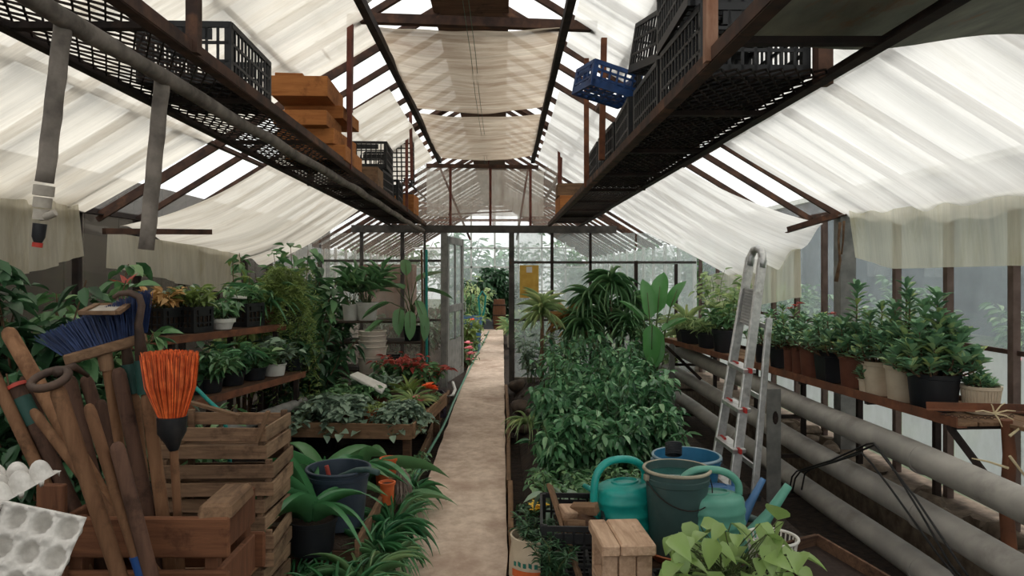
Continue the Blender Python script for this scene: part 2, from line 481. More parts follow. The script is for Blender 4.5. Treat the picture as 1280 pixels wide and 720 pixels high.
# ------------------------------------------------------------------ roof
roof = thing('ceiling', 'pitched glass roof on rusty iron bars', None, (RX, 0, RIDGE), kind='structure')
def rafter(y, side, wd, ht, mat, drop=0):
    xe = WXR if side > 0 else WXL
    mb = MB(); mb.bar((xe, y, EAVE - drop), (RX, y, RIDGE - drop), wd, ht); mb.build('rafter', mat, roof, world=True)
ry = []
y = YB
while y < YF + .01:
    ry.append(y); y += .6
for y in ry:
    for s_ in (1, -1): rafter(y, s_, .042, .045, MT['rust'], 0)
for y in (2.6, 5.78, 8.85, 13.0, 16.0, 19.0, YF):
    for s_ in (1, -1):
        rafter(y, s_, .03, .04, MT['rust'], .04)
for x in (-2.3, -1.55, .9, 1.75):
    mb = MB(); mb.angle((x, YB, roofz(x) - .04), (x, YF, roofz(x) - .04), .045); mb.build('purlin', MT['rust'], roof, world=True)
for s_, xe in ((1, WXR), (-1, WXL)):
    sl = math.hypot(xe - RX, RIDGE - EAVE) / 3
    me = MB().box((0, 0, 0), (sl + .03, .585, .004)).mesh('pane'); me.materials.append(MT['glass'])
    ang = math.atan2(RIDGE - EAVE, abs(xe - RX)) * (1 if s_ > 0 else -1)
    for a in ry[:-1]:
        for q in range(3):
            t_ = (q + .5) / 3
            link('pane', me, None, roof, loc=(xe - RX + (RX - xe) * t_, a + .3, (EAVE - RIDGE) * (1 - t_) + .045 + .014 * (q % 2)), rot=(0, ang, 0))
mb = MB(); mb.box((RX, (YB + YF) / 2, RIDGE - .20), (.60, YF - YB, .03)); mb.box((RX, (YB + YF) / 2, RIDGE - .02), (.05, YF - YB, .12))
mb.build('ridge_board', MT['oldwood'], roof, world=True)

# inner truss: two long bars, cross ties, hangers
PL, PR = -.87, .42
def barz(y): return 3.25 - .022 * (y - 4.9)
for x in (PL, PR):
    mb = MB(); mb.bar((x, YB, barz(YB)), (x, YP, barz(YP)), .05, .06); mb.build('long_bar', MT['rust_dark'], roof, world=True)
mb = MB(); mb.bar((-1.03, 5.02, 3.37), (.66, 5.02, 3.31), .06, .065); mb.build('cross_tie', MT['rust'], roof, world=True)
mb = MB(); mb.bar((-1.05, 2.4, 3.39), (.68, 2.4, 3.37), .06, .065); mb.build('cross_tie', MT['rust'], roof, world=True)
for (px0, py0, px1, py1, Y, mt, wd) in ((438, 18, 437, 140, 4.98, 'rust_red', .04), (755, 48, 752, 200, 4.6, 'rust_bright', .036), (513, 141, 515, 225, 7.6, 'rust_red', .03), (702, 174, 700, 268, 8.6, 'rust_red', .026)):
    mb = MB(); mb.bar(P(px0, py0, Y), P(px1, py1, Y), wd, wd); mb.build('hanger', MT[mt], roof, world=True)
# diagonal strut flats seen in the open strip on the west slope
for (px0, py0, px1, py1, Y) in ((396, 52, 412, 74, 5.8), (362, 80, 380, 98, 5.9), (445, 12, 470, -8, 5.6)):
    mb = MB(); mb.bar(P(px0, py0, Y), P(px1, py1, Y), .06, .02); mb.build('bracket', MT['rust'], roof, world=True)
# eave stubs
mb = MB(); mb.angle(P(985, 291, 6.0), P(1062, 268, 5.62), .05); mb.build('eave_stub', MT['rust'], roof, world=True)
mb = MB(); mb.bar(P(130, 289, 5.5), P(263, 290, 6.3), .05, .045); mb.build('eave_stub', MT['rust'], roof, world=True)
mb = MB(); mb.bar(P(300, 322, 8.6), P(352, 294, 8.5), .07, .06); mb.build('eave_stub', MT['rust_dark'], roof, world=True)
mb = MB(); mb.bar(P(352, 294, 8.4), P(405, 252, 8.4), .03, .03); mb.build('strut', MT['rust_red'], roof, world=True)

# ------------------------------------------------------------------ film sheets
def film(name, label, mat, x0, z0, x1, z1, y0, y1, sag=.15, fold=.03, nf=9, peak=.6, seed=1, belly=0, tail=0, nu=70, nv=34, xs=None, scallop=.0, u_sag=True, cat='film sheet', yshift=0):
    rnd = random.Random(seed)
    ks = [(rnd.uniform(nf * .5, nf * 2.2), rnd.uniform(0, 6.28), rnd.uniform(.3, 1), rnd.uniform(-1.2, 1.2)) for _ in range(6)]
    c = Vector(((x0 + x1) / 2, (y0 + y1) / 2, (z0 + z1) / 2))
    def fn(u, v):
        x = x0 + (x1 - x0) * v
        y = y0 + (y1 - y0) * u + yshift * (v - .5)
        sv = math.sin(PI * min(1, v ** (math.log(.5) / math.log(peak))))
        su = (.55 + .45 * math.sin(PI * u)) if u_sag else 1
        z = z0 + (z1 - z0) * v - sag * sv * su
        z -= belly * (v ** 3) * math.sin(PI * u) + tail * v * v * u * u
        g = 0
        for k, ph, am, sk in ks: g += am * math.sin(k * (u + .05 * sk * v) * 3.1 + ph)
        z += fold * .42 * g * (.25 + .75 * v) + .014 * mnoise.noise(Vector((x * 2.2, y * 2.2, seed)))
        if scallop: x += scallop * math.sin(PI * u) * v ** 4
        return Vector((x, y, z)) - c
    mb = MB(); mb.grid(fn, nu, nv)
    o = mb.build(name, mat, smooth='all', loc=c)
    return tag(o, label, cat)

film('plastic_film', 'milky film sheet sagging over the shelf of potted succulents', MT['film_r'], .50, 3.36, 2.72, 2.01, 2.3, 5.62, sag=.03, fold=.024, seed=3, belly=.10)
film('plastic_film', 'milky film sheet drooping low towards the grey partition above the banana plant', MT['film_r'], .48, 3.12, 2.70, 1.98, 6.06, 9.75, sag=.24, fold=.04, seed=5, belly=.42, tail=.14, peak=.62)
film('plastic_film', 'yellowed film sheet hanging behind the wrapped drop pipes', MT['film_l'], -.95, 3.36, -3.20, 2.05, 2.3, 5.50, sag=.03, fold=.024, seed=11, belly=.03)
film('plastic_film', 'yellowed film sheet sagging above the fern shelves', MT['film_l'], -.94, 3.12, -3.18, 1.98, 5.98, 9.70, sag=.26, fold=.032, seed=13, belly=.10, tail=.28, peak=.62)

def ridge_film(label, y0, y1, sag, seed, dz=.05):
    c = Vector(((PL + PR) / 2, (y0 + y1) / 2, barz((y0 + y1) / 2)))
    def fn(u, v):
        x = PL - .02 + (PR - PL + .04) * u; y = y0 + (y1 - y0) * v
        edge = .05 * math.sin(PI * u) * (1 if v in (0, 1) else 0)
        z = barz(y) + dz - sag * math.sin(PI * v) * (.6 + .4 * math.sin(PI * u)) - .05 * math.sin(PI * u)
        z += .012 * mnoise.noise(Vector((x * 1.2, y * 6, seed))) + .02 * mnoise.noise(Vector((x * 3, y * 3, seed)))
        return Vector((x, y + .05 * math.sin(PI * u) * (v - .5), z)) - c
    mb = MB(); mb.grid(fn, 26, 40)
    return tag(mb.build('plastic_film', MT['film_c'], smooth='all', loc=c), label, 'film sheet')
ridge_film('brown stained film sheet slung under the ridge above the wide cross tie', 2.6, 4.28, .05, 21)
ridge_film('brown stained film sheet slung under the ridge between the two cross ties', 4.98, 7.22, .06, 22)
ridge_film('short brown stained film sheet under the ridge next to the partition gable', 7.45, 9.92, .10, 23)
MT['string'] = surf('green_string', rgb(72, 92, 74), rgb(96, 112, 92), .8, 20, bump=0)
for q, x in enumerate((-.235, -.20)):
    mb = MB(); mb.tube([(x + .004 * math.sin(k), 4.2 + .52 * k, barz(4.2 + .52 * k) - .06 - .012 * math.sin(k * 2.1)) for k in range(12)], .0022, 5)
    tag(mb.build('string', MT['string']), ('thin green string stretched under the ridge film', 'second green string, hung right beside the first under the ridge film')[q], 'string')

def curtain(label, pts, mat, seed, name='film_curtain', fold=.03, nf=7):
    """pts: list of (top point, bottom point) along the hem"""
    rnd = random.Random(seed); c = Vector(pts[0][0]); n = len(pts) - 1
    ph = [rnd.uniform(0, 6.28) for _ in range(3)]
    def fn(u, v):
        t_ = u * n; i = min(int(t_), n - 1); f_ = t_ - i
        top = Vector(pts[i][0]).lerp(Vector(pts[i + 1][0]), f_); bot = Vector(pts[i][1]).lerp(Vector(pts[i + 1][1]), f_)
        p = top.lerp(bot, v)
        g = abs(math.sin(nf * PI * u + ph[0])) + .6 * math.sin(nf * 4.7 * u + ph[1] + v) + .3 * math.sin(nf * 11 * u + ph[2])
        nrm = Vector((1, 0, 0))
        return p + nrm * fold * g * (.3 + .7 * v) - c
    mb = MB(); mb.grid(fn, 90, 12)
    return tag(mb.build(name, mat, smooth='all', loc=c), label, 'film curtain')
curtain('pale yellow film flap hanging from the eave above the big black succulent pot', [(P(1060, 262, 5.45), P(1066, 322, 5.45)), (P(1110, 262, 4.85), P(1115, 336, 4.85)), (P(1185, 250, 4.2), P(1188, 334, 4.2)), (P(1262, 238, 3.72), P(1262, 332, 3.72)), (P(1400, 205, 3.0), P(1400, 335, 3.0))], MT['curtain'], 31, fold=.022, nf=4)
curtain('cream film flap hanging from the eave behind the stepladder', [(P(880, 345, 9.0), P(880, 380, 9.0)), (P(925, 335, 8.0), P(925, 385, 8.0)), (P(1000, 300, 6.5), P(998, 372, 6.5))], MT['curtain'], 32, fold=.03, nf=5)
curtain('cream film flap hanging behind the shelf of black crates', [(P(135, 290, 5.75), P(135, 335, 5.75)), (P(200, 300, 6.5), P(200, 348, 6.5)), (P(250, 308, 7.3), P(250, 362, 7.3)), (P(299, 318, 8.2), P(297, 368, 8.2))], MT['curtain_l'], 33, fold=.035, nf=6)
curtain('dim brownish film flap hanging behind the taped drop pipe', [(P(-160, 200, 3.7), P(-160, 330, 3.7)), (P(-40, 215, 4.2), P(-40, 350, 4.2)), (P(40, 232, 4.8), P(40, 340, 4.8)), (P(95, 238, 5.3), P(98, 320, 5.3))], MT['curtain_l'], 34, fold=.04, nf=6)
# rust-coloured leaf litter caught in the film
def litter(label, pts, n, seed):
    rnd = random.Random(seed); c = Vector(pts[0]); mb = MB()
    for k in range(n):
        t_ = rnd.random() * (len(pts) - 1); i = int(t_)
        p = Vector(pts[i]).lerp(Vector(pts[i + 1]), t_ - i) + Vector((rnd.gauss(0, .02), rnd.gauss(0, .05), rnd.gauss(0, .012))) - c
        R = Euler((rnd.uniform(-.7, .7), rnd.uniform(-.7, .7), rnd.uniform(0, 6))).to_matrix()
        L = rnd.uniform(.03, .07)
        mb.add([p + R @ Vector(q) for q in ((-L, 0, 0), (0, -L * .3, .008), (L, 0, 0), (0, L * .3, .008))], [(0, 1, 2, 3)])
    return tag(mb.build('leaf_litter', MT['litter']), label, 'leaf litter', None, 'stuff')
MT['litter'] = surf('dry_leaves', rgb(120, 66, 34), rgb(176, 104, 60), .9, 30, island=.4)

# ------------------------------------------------------------------ partition with doorway
wk = thing('wall_back', 'glazed iron partition with an open doorway', None, (0, YP, 0), kind='structure')
def wbar(name, a, b, wd, ht, mat):
    mb = MB(); mb.bar(a, b, wd, ht); return mb.build(name, mat, wk, world=True)
def wp(px, py, dy=0): return P(px, py, YP + dy)
wbar('beam', wp(440, 286), wp(770, 287), .10, .10, MT['darksteel'])
wbar('door_post', wp(555, 287), wp(555, 484), .075, .085, MT['greysteel'])
wbar('door_post', wp(639.5, 287), wp(639.5, 482), .075, .075, MT['darksteel'])
for x_, y0, y1, wd in ((690, 287, 480, .04), (738, 287, 480, .035), (795, 326, 480, .045), (845, 330, 480, .04), (503, 287, 480, .05), (452, 287, 480, .045), (531, 287, 480, .03), (400, 320, 480, .05)):
    wbar('post', wp(x_, y0), wp(x_, y1), wd, wd, MT['darksteel'] if x_ < 600 else MT['rust_dark'])
wbar('rail', wp(639, 328), wp(870, 328), .035, .035, MT['darksteel'])
wbar('rail', wp(400, 326), wp(553, 326), .035, .035, MT['darksteel'])
wbar('rail', wp(639, 400), wp(870, 400), .03, .03, MT['darksteel'])
wbar('rail', wp(400, 400), wp(553, 400), .03, .03, MT['darksteel'])
wbar('rail', wp(639, 474), wp(875, 476), .05, .06, MT['concrete'])
wbar('upper_tie', wp(533, 207), wp(673, 209), .05, .05, MT['rust'])
for x_ in (563, 613, 663):
    wbar('upper_post', wp(x_, 208), wp(x_, 286), .035, .035, MT['rust_red'])
wbar('brace', wp(548, 205, .2), wp(588, 300, .2), .03, .03, MT['rust_red'])
wbar('brace', wp(661, 205, .2), wp(646, 300, .2), .03, .03, MT['rust_red'])
wbar('brace', wp(640, 264, .25), wp(560, 268, .25), .02, .02, MT['rust_red'])
def pane(x0, x1, y0, y1, mat, dy=.02):
    a, b = wp(x0, y0, dy), wp(x1, y1, dy)
    mb = MB(); mb.box((0, 0, 0), (abs(b.x - a.x) - .03, .005, abs(a.z - b.z) - .03))
    mb.build('pane', mat, wk, loc=((a.x + b.x) / 2, dy, (a.z + b.z) / 2))
xsl = [345, 400, 452, 503, 531, 553]
for a, b in zip(xsl, xsl[1:]):
    for y0, y1 in ((290, 326), (326, 400), (400, 474)): pane(a, b, y0, y1, MT['glass_dirty'])
xsr = [642, 690, 738, 795, 845, 872]
for a, b in zip(xsr, xsr[1:]):
    for y0, y1 in ((290, 328), (328, 400), (400, 474)): pane(a, b, y0, y1, MT['glass_far'])
for a, b in ((520, 563), (563, 613), (613, 663), (663, 705)): pane(a, b, 208, 284, MT['glass_dirty'])
# thin film behind the gable
mb = MB(); c = Vector((RX, YP + .45, 2.65))
mb.grid(lambda u, v: (-.85 + 1.7 * u, .06 * math.sin(9 * u) + .05 * mnoise.noise(Vector((u * 4, v * 3, 5))), .42 - .66 * v), 30, 14)
tag(mb.build('gable_film', MT['film_g'], smooth='all', loc=c), 'thin brownish film hanging behind the partition gable', 'film sheet')

# open door leaf
hinge = P(559, 300, YP + .06); hinge.z = 0
d_ang = math.radians(80.5)
door = thing('door_1', 'grey metal door leaf standing open in the partition doorway', 'door', hinge, d_ang, kind='structure')
DW, DH, D0 = .92, 2.10, .07
for a, b in (((0, 0, D0), (0, 0, DH)), ((DW, 0, D0), (DW, 0, DH))):
    mb = MB(); mb.bar(a, b, .04, .10, (1, 0, 0)); mb.build('stile', MT['greysteel'], door)
for z in (D0 + .05, 1.08, DH - .05):
    mb = MB(); mb.bar((0, 0, z), (DW, 0, z), .04, .10); mb.build('rail', MT['greysteel'], door)
mb = MB(); mb.box((DW / 2, 0, .35), (DW - .1, .015, .55)); mb.build('kick_panel', MT['greysteel'], door)
for z0, z1 in ((.64, 1.04), (1.13, DH - .1)):
    for q in range(2):
        mb = MB(); mb.box((DW * (.27 + .46 * q), 0, (z0 + z1) / 2), (DW * .40, .006, z1 - z0)); mb.build('pane', MT['glass_far'], door)
mb = MB(); mb.bar((DW / 2, 0, .62), (DW / 2, 0, DH - .1), .03, .035, (1, 0, 0)); mb.build('mullion', MT['greysteel'], door)
mb = MB(); mb.tube([(DW - .06, -.03, 1.0), (DW - .06, -.07, 1.0), (DW - .06, -.07, 1.14), (DW - .06, -.03, 1.14)], .009); mb.build('door_handle', MT['alu'], door)

# ------------------------------------------------------------------ far section
wf = thing('wall_far', 'glazed far end wall with thin white bars', None, (0, YF, 0), kind='structure')
mb = MB(); mb.box((RX, YF, .2), (6.0, .15, .5)); mb.build('plinth', MT['concrete'], wf, world=True)
MT['whitebar'] = surf('pale_painted_bar', rgb(188, 190, 186), rgb(214, 214, 208), .7, 8, bump=.2, spots=rgb(140, 110, 92), spot_lo=.62, spot_hi=.8)
xs_ = [-3.2 + .74 * k for k in range(9)]
for x in xs_:
    mb = MB(); mb.box((x, YF, roofz(x) / 2 + .2), (.05, .05, roofz(x) - .4)); mb.build('post', MT['whitebar'], wf, world=True)
for z in (1.0, 1.75, 2.35, 2.9):
    lim = WXR if z <= EAVE else (RIDGE - z) / SLOPE + RX
    mb = MB(); mb.bar((2 * RX - lim, YF, z), (lim, YF, z), .05, .05); mb.build('rail', MT['whitebar'], wf, world=True)
for a, b in zip(xs_, xs_[1:]):
    for z0, z1 in ((.45, 1.0), (1.0, 1.75), (1.75, 2.35), (2.35, 2.9)):
        if z1 < roofz((a + b) / 2):
            mb = MB(); mb.box((0, 0, 0), (b - a - .04, .005, z1 - z0 - .04)); mb.build('pane', MT['glass_far'], wf, loc=((a + b) / 2, .02, (z0 + z1) / 2))
for nm, x in (('wall_far_east', WXR), ('wall_far_west', WXL)):
    ww = thing(nm, 'glazed side wall of the far greenhouse section, %s' % ('by the yellow board' if x > 0 else 'behind the brown board'), None, (x, YP, 0), kind='structure')
    mb = MB(); mb.box((x, (YP + YF) / 2, .2), (.15, YF - YP, .5)); mb.build('plinth', MT['concrete'], ww, world=True)
    for k in range(14):
        mb = MB(); mb.box((0, 0, 1.2), (.05, .05, 1.75)); mb.build('post', MT['whitebar'], ww, loc=(0, .3 + k * .93, 0))
        mb = MB(); mb.box((0, 0, 1.25), (.005, .88, 1.55)); mb.build('pane', MT['glass_far'], ww, loc=(0, .3 + k * .93 + .465, 0))
for y in (13.0, 16.0, 19.0):
    for z, hw in ((2.75, 1.85),):
        mb = MB(); mb.bar((RX - hw, y, z), (RX + hw, y, z), .05, .05); mb.build('cross_tie', MT['rust_red'], roof, world=True)
    mb = MB(); mb.bar((RX, y, 2.75), (RX, y, RIDGE), .03, .03); mb.build('king_post', MT['rust_red'], roof, world=True)
    for s_ in (-1, 1):
        mb = MB(); mb.bar((RX + s_ * .5, y, 2.75), (RX + s_ * 1.5, y, roofz(RX + s_ * 1.5) - .08), .03, .03); mb.build('brace', MT['rust_red'], roof, world=True)

# ------------------------------------------------------------------ outside
MT['grassy'] = surf('rough_lawn', rgb(62, 78, 56), rgb(96, 108, 82), .95, 2.5, bump=.6, spots=rgb(128, 120, 108), spot_scale=.9)
def quad(name, x0, x1, y0, y1, z, mat, lab):
    mb = MB(); mb.grid(lambda u, v: (x0 + (x1 - x0) * u, y0 + (y1 - y0) * v, z + uneven(x0 + (x1 - x0) * u, y0 + (y1 - y0) * v, .6, .05)), 20, 30)
    return tag(mb.build(name, mat, smooth='all'), lab, None, None, 'structure')
quad('ground_outside', -14, 22, -10, 46, -.13, MT['grassy'], 'pale rough lawn outside the greenhouse')
MT['slate'] = surf('slate_grey_render', rgb(66, 72, 80), rgb(92, 98, 106), .9, 2, bump=.2)
gb = thing('wall_garden', 'long slate grey building across the lawn', None, (13, 20, 0), kind='structure')
mb = MB(); mb.box((0, 0, 2.2), (.3, 60, 4.6)); mb.build('facade', MT['slate'], gb)
for k in range(16):
    mb = MB(); mb.box((0, 0, 0), (.06, 1.3, 1.1)); mb.build('window', MT['glass_far'], gb, loc=(-.16, -26 + k * 3.4, 2.0))
mb = MB(); mb.box((0, 0, 4.6), (.7, 60.4, .2)); mb.build('eaves', MT['whitebar'], gb)
# ------------------------------------------------------------------ overhead racks
MT['rust_pale'] = surf('pale_flaking_rust', rgb(120, 76, 54), rgb(168, 134, 112), .85, 14, stretch=(1, 1, .3), bump=.5, spots=rgb(92, 58, 44), spot_scale=7)
def rack(name, label, x0, x1, y0, y1, z0, z1, posts, mesh_spans, tops):
    """two rusty angle rails, cross bars, expanded metal panels and uprights; x0 = inner edge"""
    root = thing(name, label, 'rack', ((x0 + x1) / 2, y1, 0))
    zz = lambda y: z0 + (z1 - z0) * (y - y0) / (y1 - y0)
    sg = 1 if x1 > x0 else -1
    for x, f_ in ((x0, sg), (x1, -sg)):
        mb = MB(); mb.angle((x, y0, zz(y0)), (x, y1, zz(y1)), .042, .007, flip=f_); mb.build('rail', MT['rust'] if x == x0 else MT['rust_dark'], root, world=True)
    y = y0 + .1
    while y < y1:
        mb = MB(); mb.bar((x0, y, zz(y) + .012), (x1, y, zz(y) + .012), .035, .02); mb.build('cross_bar', MT['rust_dark'], root, world=True); y += .92
    for a, b in mesh_spans:
        mb = MB(); W = abs(x1 - x0) - .02; L = b - a; cy = .088; cx = W / round(W / .047); xa = min(x0, x1) + .01
        ny = int(L / cy); nx = round(W / cx)
        for j in range(ny):
            for i in range(nx):
                ya, xa_ = a + j * cy, xa + i * cx
                c = (xa_ + cx / 2, ya, zz(ya) + .026); d = (xa_ + cx, ya + cy / 2, zz(ya) + .029)
                e = (xa_ + cx / 2, ya + cy, zz(ya) + .026); f_ = (xa_, ya + cy / 2, zz(ya) + .029)
                for p, q in ((c, d), (d, e), (e, f_), (f_, c)):
                    mb.bar(p, q, .006, .007)
        o = mb.build('mesh_panel', MT['rust_dark'], root, world=True); o['kind'] = 'stuff'
    for (x, y, ztop, wd, mt) in posts:
        mb = MB(); mb.bar((x, y, zz(y)), (x, y, ztop), wd, wd); mb.build('upright', MT[mt], root, world=True)
    for (ya, yb, mt) in tops:
        mb = MB(); mb.box(((x0 + x1) / 2, (ya + yb) / 2, zz(ya) + .035), (abs(x1 - x0) - .04, yb - ya, .006)); mb.build('floor_sheet', MT[mt], root, world=True)
    return root
LX0, LX1, RX0, RX1 = -1.05, -1.55, .63, 1.09
rack('overhead_rack', 'rusty mesh rack slung above the grey lagged pipe', LX0, LX1, 1.2, 9.95, 2.36, 2.235,
     [(-1.05, 2.45, 3.2, .04, 'rust'), (-1.55, 1.62, 2.72, .06, 'rust'), (-1.05, 4.95, 3.2, .03, 'rust_red'), (-1.55, 5.8, 2.95, .04, 'rust'), (-1.05, 7.9, 3.1, .03, 'rust_red')],
     [(1.7, 9.8)], [])
rack('overhead_rack', 'rusty mesh rack loaded with many black crates under patched sheet metal', RX0, RX1, 1.0, 9.95, 2.235, 2.235,
     [(.63, 2.18, 3.25, .036, 'rust_pale'), (1.09, 2.45, 2.95, .05, 'rust'), (1.09, 5.6, 2.95, .04, 'rust'), (.63, 5.4, 3.2, .035, 'rust_bright'), (.66, 8.4, 3.1, .03, 'rust_red')],
     [(2.35, 9.8)], [])
MT['tin'] = surf('mouldy_painted_sheet', rgb(120, 124, 114), rgb(160, 160, 146), .7, 3, stretch=(3, 1, 1), bump=.3, spots=rgb(150, 112, 88), spot_scale=2.2, spot_lo=.56, spot_hi=.66)
mb = MB()
sc = Vector((1.17, 1.72, 2.32))
mb.grid(lambda u, v: (-.50 + 1.02 * u, -.62 + 1.22 * v + .02 * math.sin(u * 5), .012 * math.sin(u * 9) + .03 * u * u + .006 * math.sin(v * 7)), 14, 10)
n_ = len(mb.v); mb.add([(p[0], p[1], p[2] + .008) for p in mb.v], [tuple(reversed(f)) for f in mb.f])
o = mb.build('sheet_metal', MT['tin'], smooth=True, loc=sc)
tag(o, 'wide mouldy painted metal sheet lying across the crate rack', 'metal sheet')

# ------------------------------------------------------------------ lagged pipe with drop legs
pts = []
a, b = P(60, -2, 2.15), P(528, 289, 9.8)
a = Vector((-1.17, 1.3, 2.29)); b = Vector((-1.09, 9.9, 2.168))
pipe = thing('heating_pipe', 'grey lagged heating pipe hanging below the mesh rack with two drop legs', 'pipe', (a.x, a.y, 0))
mb = MB(); n = 60
for i in range(n + 1):
    t_ = i / n; p = a.lerp(b, t_)
    pts.append(p + Vector((.003 * math.sin(i * 1.3), 0, .004 * math.sin(i * .9) - .008 * math.sin(PI * t_ * 3))))
rs = [.027 + .003 * mnoise.noise(Vector((i * .7, 0, 0))) - (.003 if i % 7 == 0 else 0) for i in range(n + 1)]
mb.tube(pts, rs, 14); mb.build('main_run', MT['wrap'], pipe, smooth='all', world=True)
for px0, py0, px1, py1, Y, r in ((79, 30, 56, 228, 1.93, .0225), (203, 98, 183, 312, 2.49, .026)):
    p0, p1 = P(px0, py0, Y), P(px1, py1, Y)
    mb = MB(); k = 12
    mb.tube([p0.lerp(p1, i / k) + Vector((.0012 * math.sin(i * 2), 0, 0)) for i in range(k + 1)], [r * (1 + .02 * math.sin(i * 2.1)) for i in range(k + 1)], 14)
    leg = mb.build('drop_leg', MT['wrap'], pipe, smooth='all', world=True)
    if px0 < 100:
        MT['tape'] = surf('pale_pipe_tape', rgb(150, 142, 132), rgb(176, 168, 156), .8, 20, bump=.2)
        for q in range(3):
            s0 = p1.lerp(p0, -.02 - q * .075); s1 = p1.lerp(p0, -.085 - q * .075)
            mb = MB(); mb.tube([s0, s1], [.0255 - q * .003, .0255 - q * .003], 14); mb.build('tape_band', MT['tape'], pipe, smooth=True, world=True)
        t0 = p1.lerp(p0, -.26); t1 = p1.lerp(p0, -.38)
        mb = MB(); mb.tube([t0, t0.lerp(t1, .7), t1], [.017, .016, .010], 12); mb.build('valve', MT['blackplastic'], pipe, smooth=True, world=True)
        mb = MB(); mb.tube([t1, t1 + Vector((-.002, 0, -.012))], .013, 10); mb.build('valve_ring', surf('red_plastic', rgb(150, 40, 30), rgb(172, 54, 40), .5, 5), pipe, smooth=True, world=True)
        mb = MB(); q = p1.lerp(p0, -.22); mb.tube([q, q + Vector((.03, -.01, .004)), q + Vector((.045, -.01, .012))], .010, 10); mb.build('valve_tap', MT['tape'], pipe, smooth=True, world=True)
for t_ in (.12, .35, .55, .72, .9):
    p = a.lerp(b, t_); mb = MB(); mb.tube([p + Vector((0, 0, -.045)), p + Vector((-.04, 0, 0)), p + Vector((0, 0, .1))], .003, 5); mb.build('hanger_wire', MT['rust_dark'], pipe, world=True)

# ------------------------------------------------------------------ plastic crates
def crate_parts(root, L, W, H, mat, bars=9, handle=True, fine=True):
    t_ = .008
    for sx in (-1, 1):
        for sy in (-1, 1): MB().box((sx * (L / 2 - .014), sy * (W / 2 - .014), H / 2), (.028, .028, H)).build('corner_post', mat, root)
    def wall(name, axis, s_, length, off):
        mb = MB()
        def bx(u, z, du, dz, th=t_):
            c = (u, s_ * off, z) if axis == 'x' else (s_ * off, u, z)
            sz = (du, th, dz) if axis == 'x' else (th, du, dz)
            mb.box(c, sz)
        bx(0, H - .012, length, .024, t_ * 1.6); bx(0, .02, length, .04)
        for zz_ in (.36, .66): bx(0, H * zz_, length, .012)
        k = max(4, int(length / .045))
        for i in range(1, k): bx(-length / 2 + length * i / k, H / 2, .010, H - .02)
        if axis == 'y' and handle: bx(0, H * .80, length * .62, .045)
        mb.build(name, mat, root)
    for s_ in (-1, 1):
        wall('long_side', 'x', s_, L - .02, W / 2 - t_ / 2); wall('short_side', 'y', s_, W - .02, L / 2 - t_ / 2)
    mb = MB(); k = int(L / .05)
    for i in range(k + 1): mb.box((-L / 2 + .01 + (L - .02) * i / k, 0, .008), (.014, W - .01, .010))
    kk = int(W / .05)
    for i in range(kk + 1): mb.box((0, -W / 2 + .01 + (W - .02) * i / kk, .008), (L - .01, .014, .008))
    mb.build('base_grid', mat, root)
def crate(label, loc, rotz=0, L=.58, W=.38, H=.25, mat=None, group=None, rot=None, name='plastic_crate'):
    root = thing(name, label, 'crate', loc, rotz, group, rot)
    crate_parts(root, L, W, H, mat or MT['blackplastic'])
    return root
MT['blueplastic'] = surf('blue_plastic', rgb(22, 56, 108), rgb(34, 76, 136), .5, 8, bump=.1)
MT['crate_grey'] = surf('charcoal_plastic', rgb(33, 35, 40), rgb(50, 52, 57), .55, 8, bump=.1, spots=rgb(82, 78, 74), spot_lo=.6)
ZL = lambda y: 2.36 - .125 * (y - 1.2) / 8.75 + .034
ZR = 2.235 + .034
c1 = crate('lone black fruit crate on the mesh rack beside the stack of pine boxes', (-1.30, 3.20, ZL(3.2)), PI / 2 + .04)
c2 = dup(c1, (-1.30, 7.0, ZL(7.0)), PI / 2 - .02, 'black crate on the mesh rack carrying another crate, next to the pine boxes')
dup(c1, (-1.28, 6.98, ZL(7.0) + .255), PI / 2 + .05, 'black crate on top of another, next to the pine boxes on the rack')
dup(c1, (-1.28, 7.72, ZL(7.7) + .005), PI / 2 + .06, 'low dark crate on the rack under an upright tilted crate')
dup(c1, (-1.20, 8.0, ZL(8.0) + .55), PI / 2, 'black crate standing on its end on the rack with the lagged pipe', rot=(0, PI / 2 - .12, PI / 2))
g = crate('charcoal crate at the partition end of the rack with the lagged pipe', (-1.30, 9.15, ZL(9.15)), PI / 2, .5, .36, .30, MT['crate_grey'])
# right rack: crates piled up, one label per visible position
spots = [((.86, 2.75, ZR), .02, 'black crate on the rack under the sheet metal, beside the rust-streaked upright'),
         ((.84, 2.78, ZR + .255), -.03, 'second black crate of the pile beside the rust-streaked upright'),
         ((.86, 3.40, ZR), .0, 'black crate on the rack between the crate pile and the tilted crate'),
         ((.86, 4.05, ZR), -.04, 'black crate on the rack under the tilted crate and the blue crate'),
         ((.86, 4.70, ZR), .03, 'black crate on the rack just behind the one with the blue crate'),
         ((.86, 5.35, ZR), -.02, 'last black crate of the row, facing the pine boxes at the partition')]
for loc, rz, lb in spots: dup(c1, loc, PI / 2 + rz, lb)
dup(c1, (.87, 3.50, ZR + .30), PI / 2, 'black crate lying tilted on the crate row behind the rust-streaked upright', rot=(.12, -.16, PI / 2 + .1))
dup(c1, (.90, 4.22, ZR + .262), PI / 2, 'black crate on top of the row, touching the blue crate', scale=.8)
bl = crate('bright blue plastic crate tipped out over the edge of the crate pile', (.585, 4.12, ZR + .33), 0, .31, .24, .15, MT['blueplastic'], rot=(.0, .2, .35))

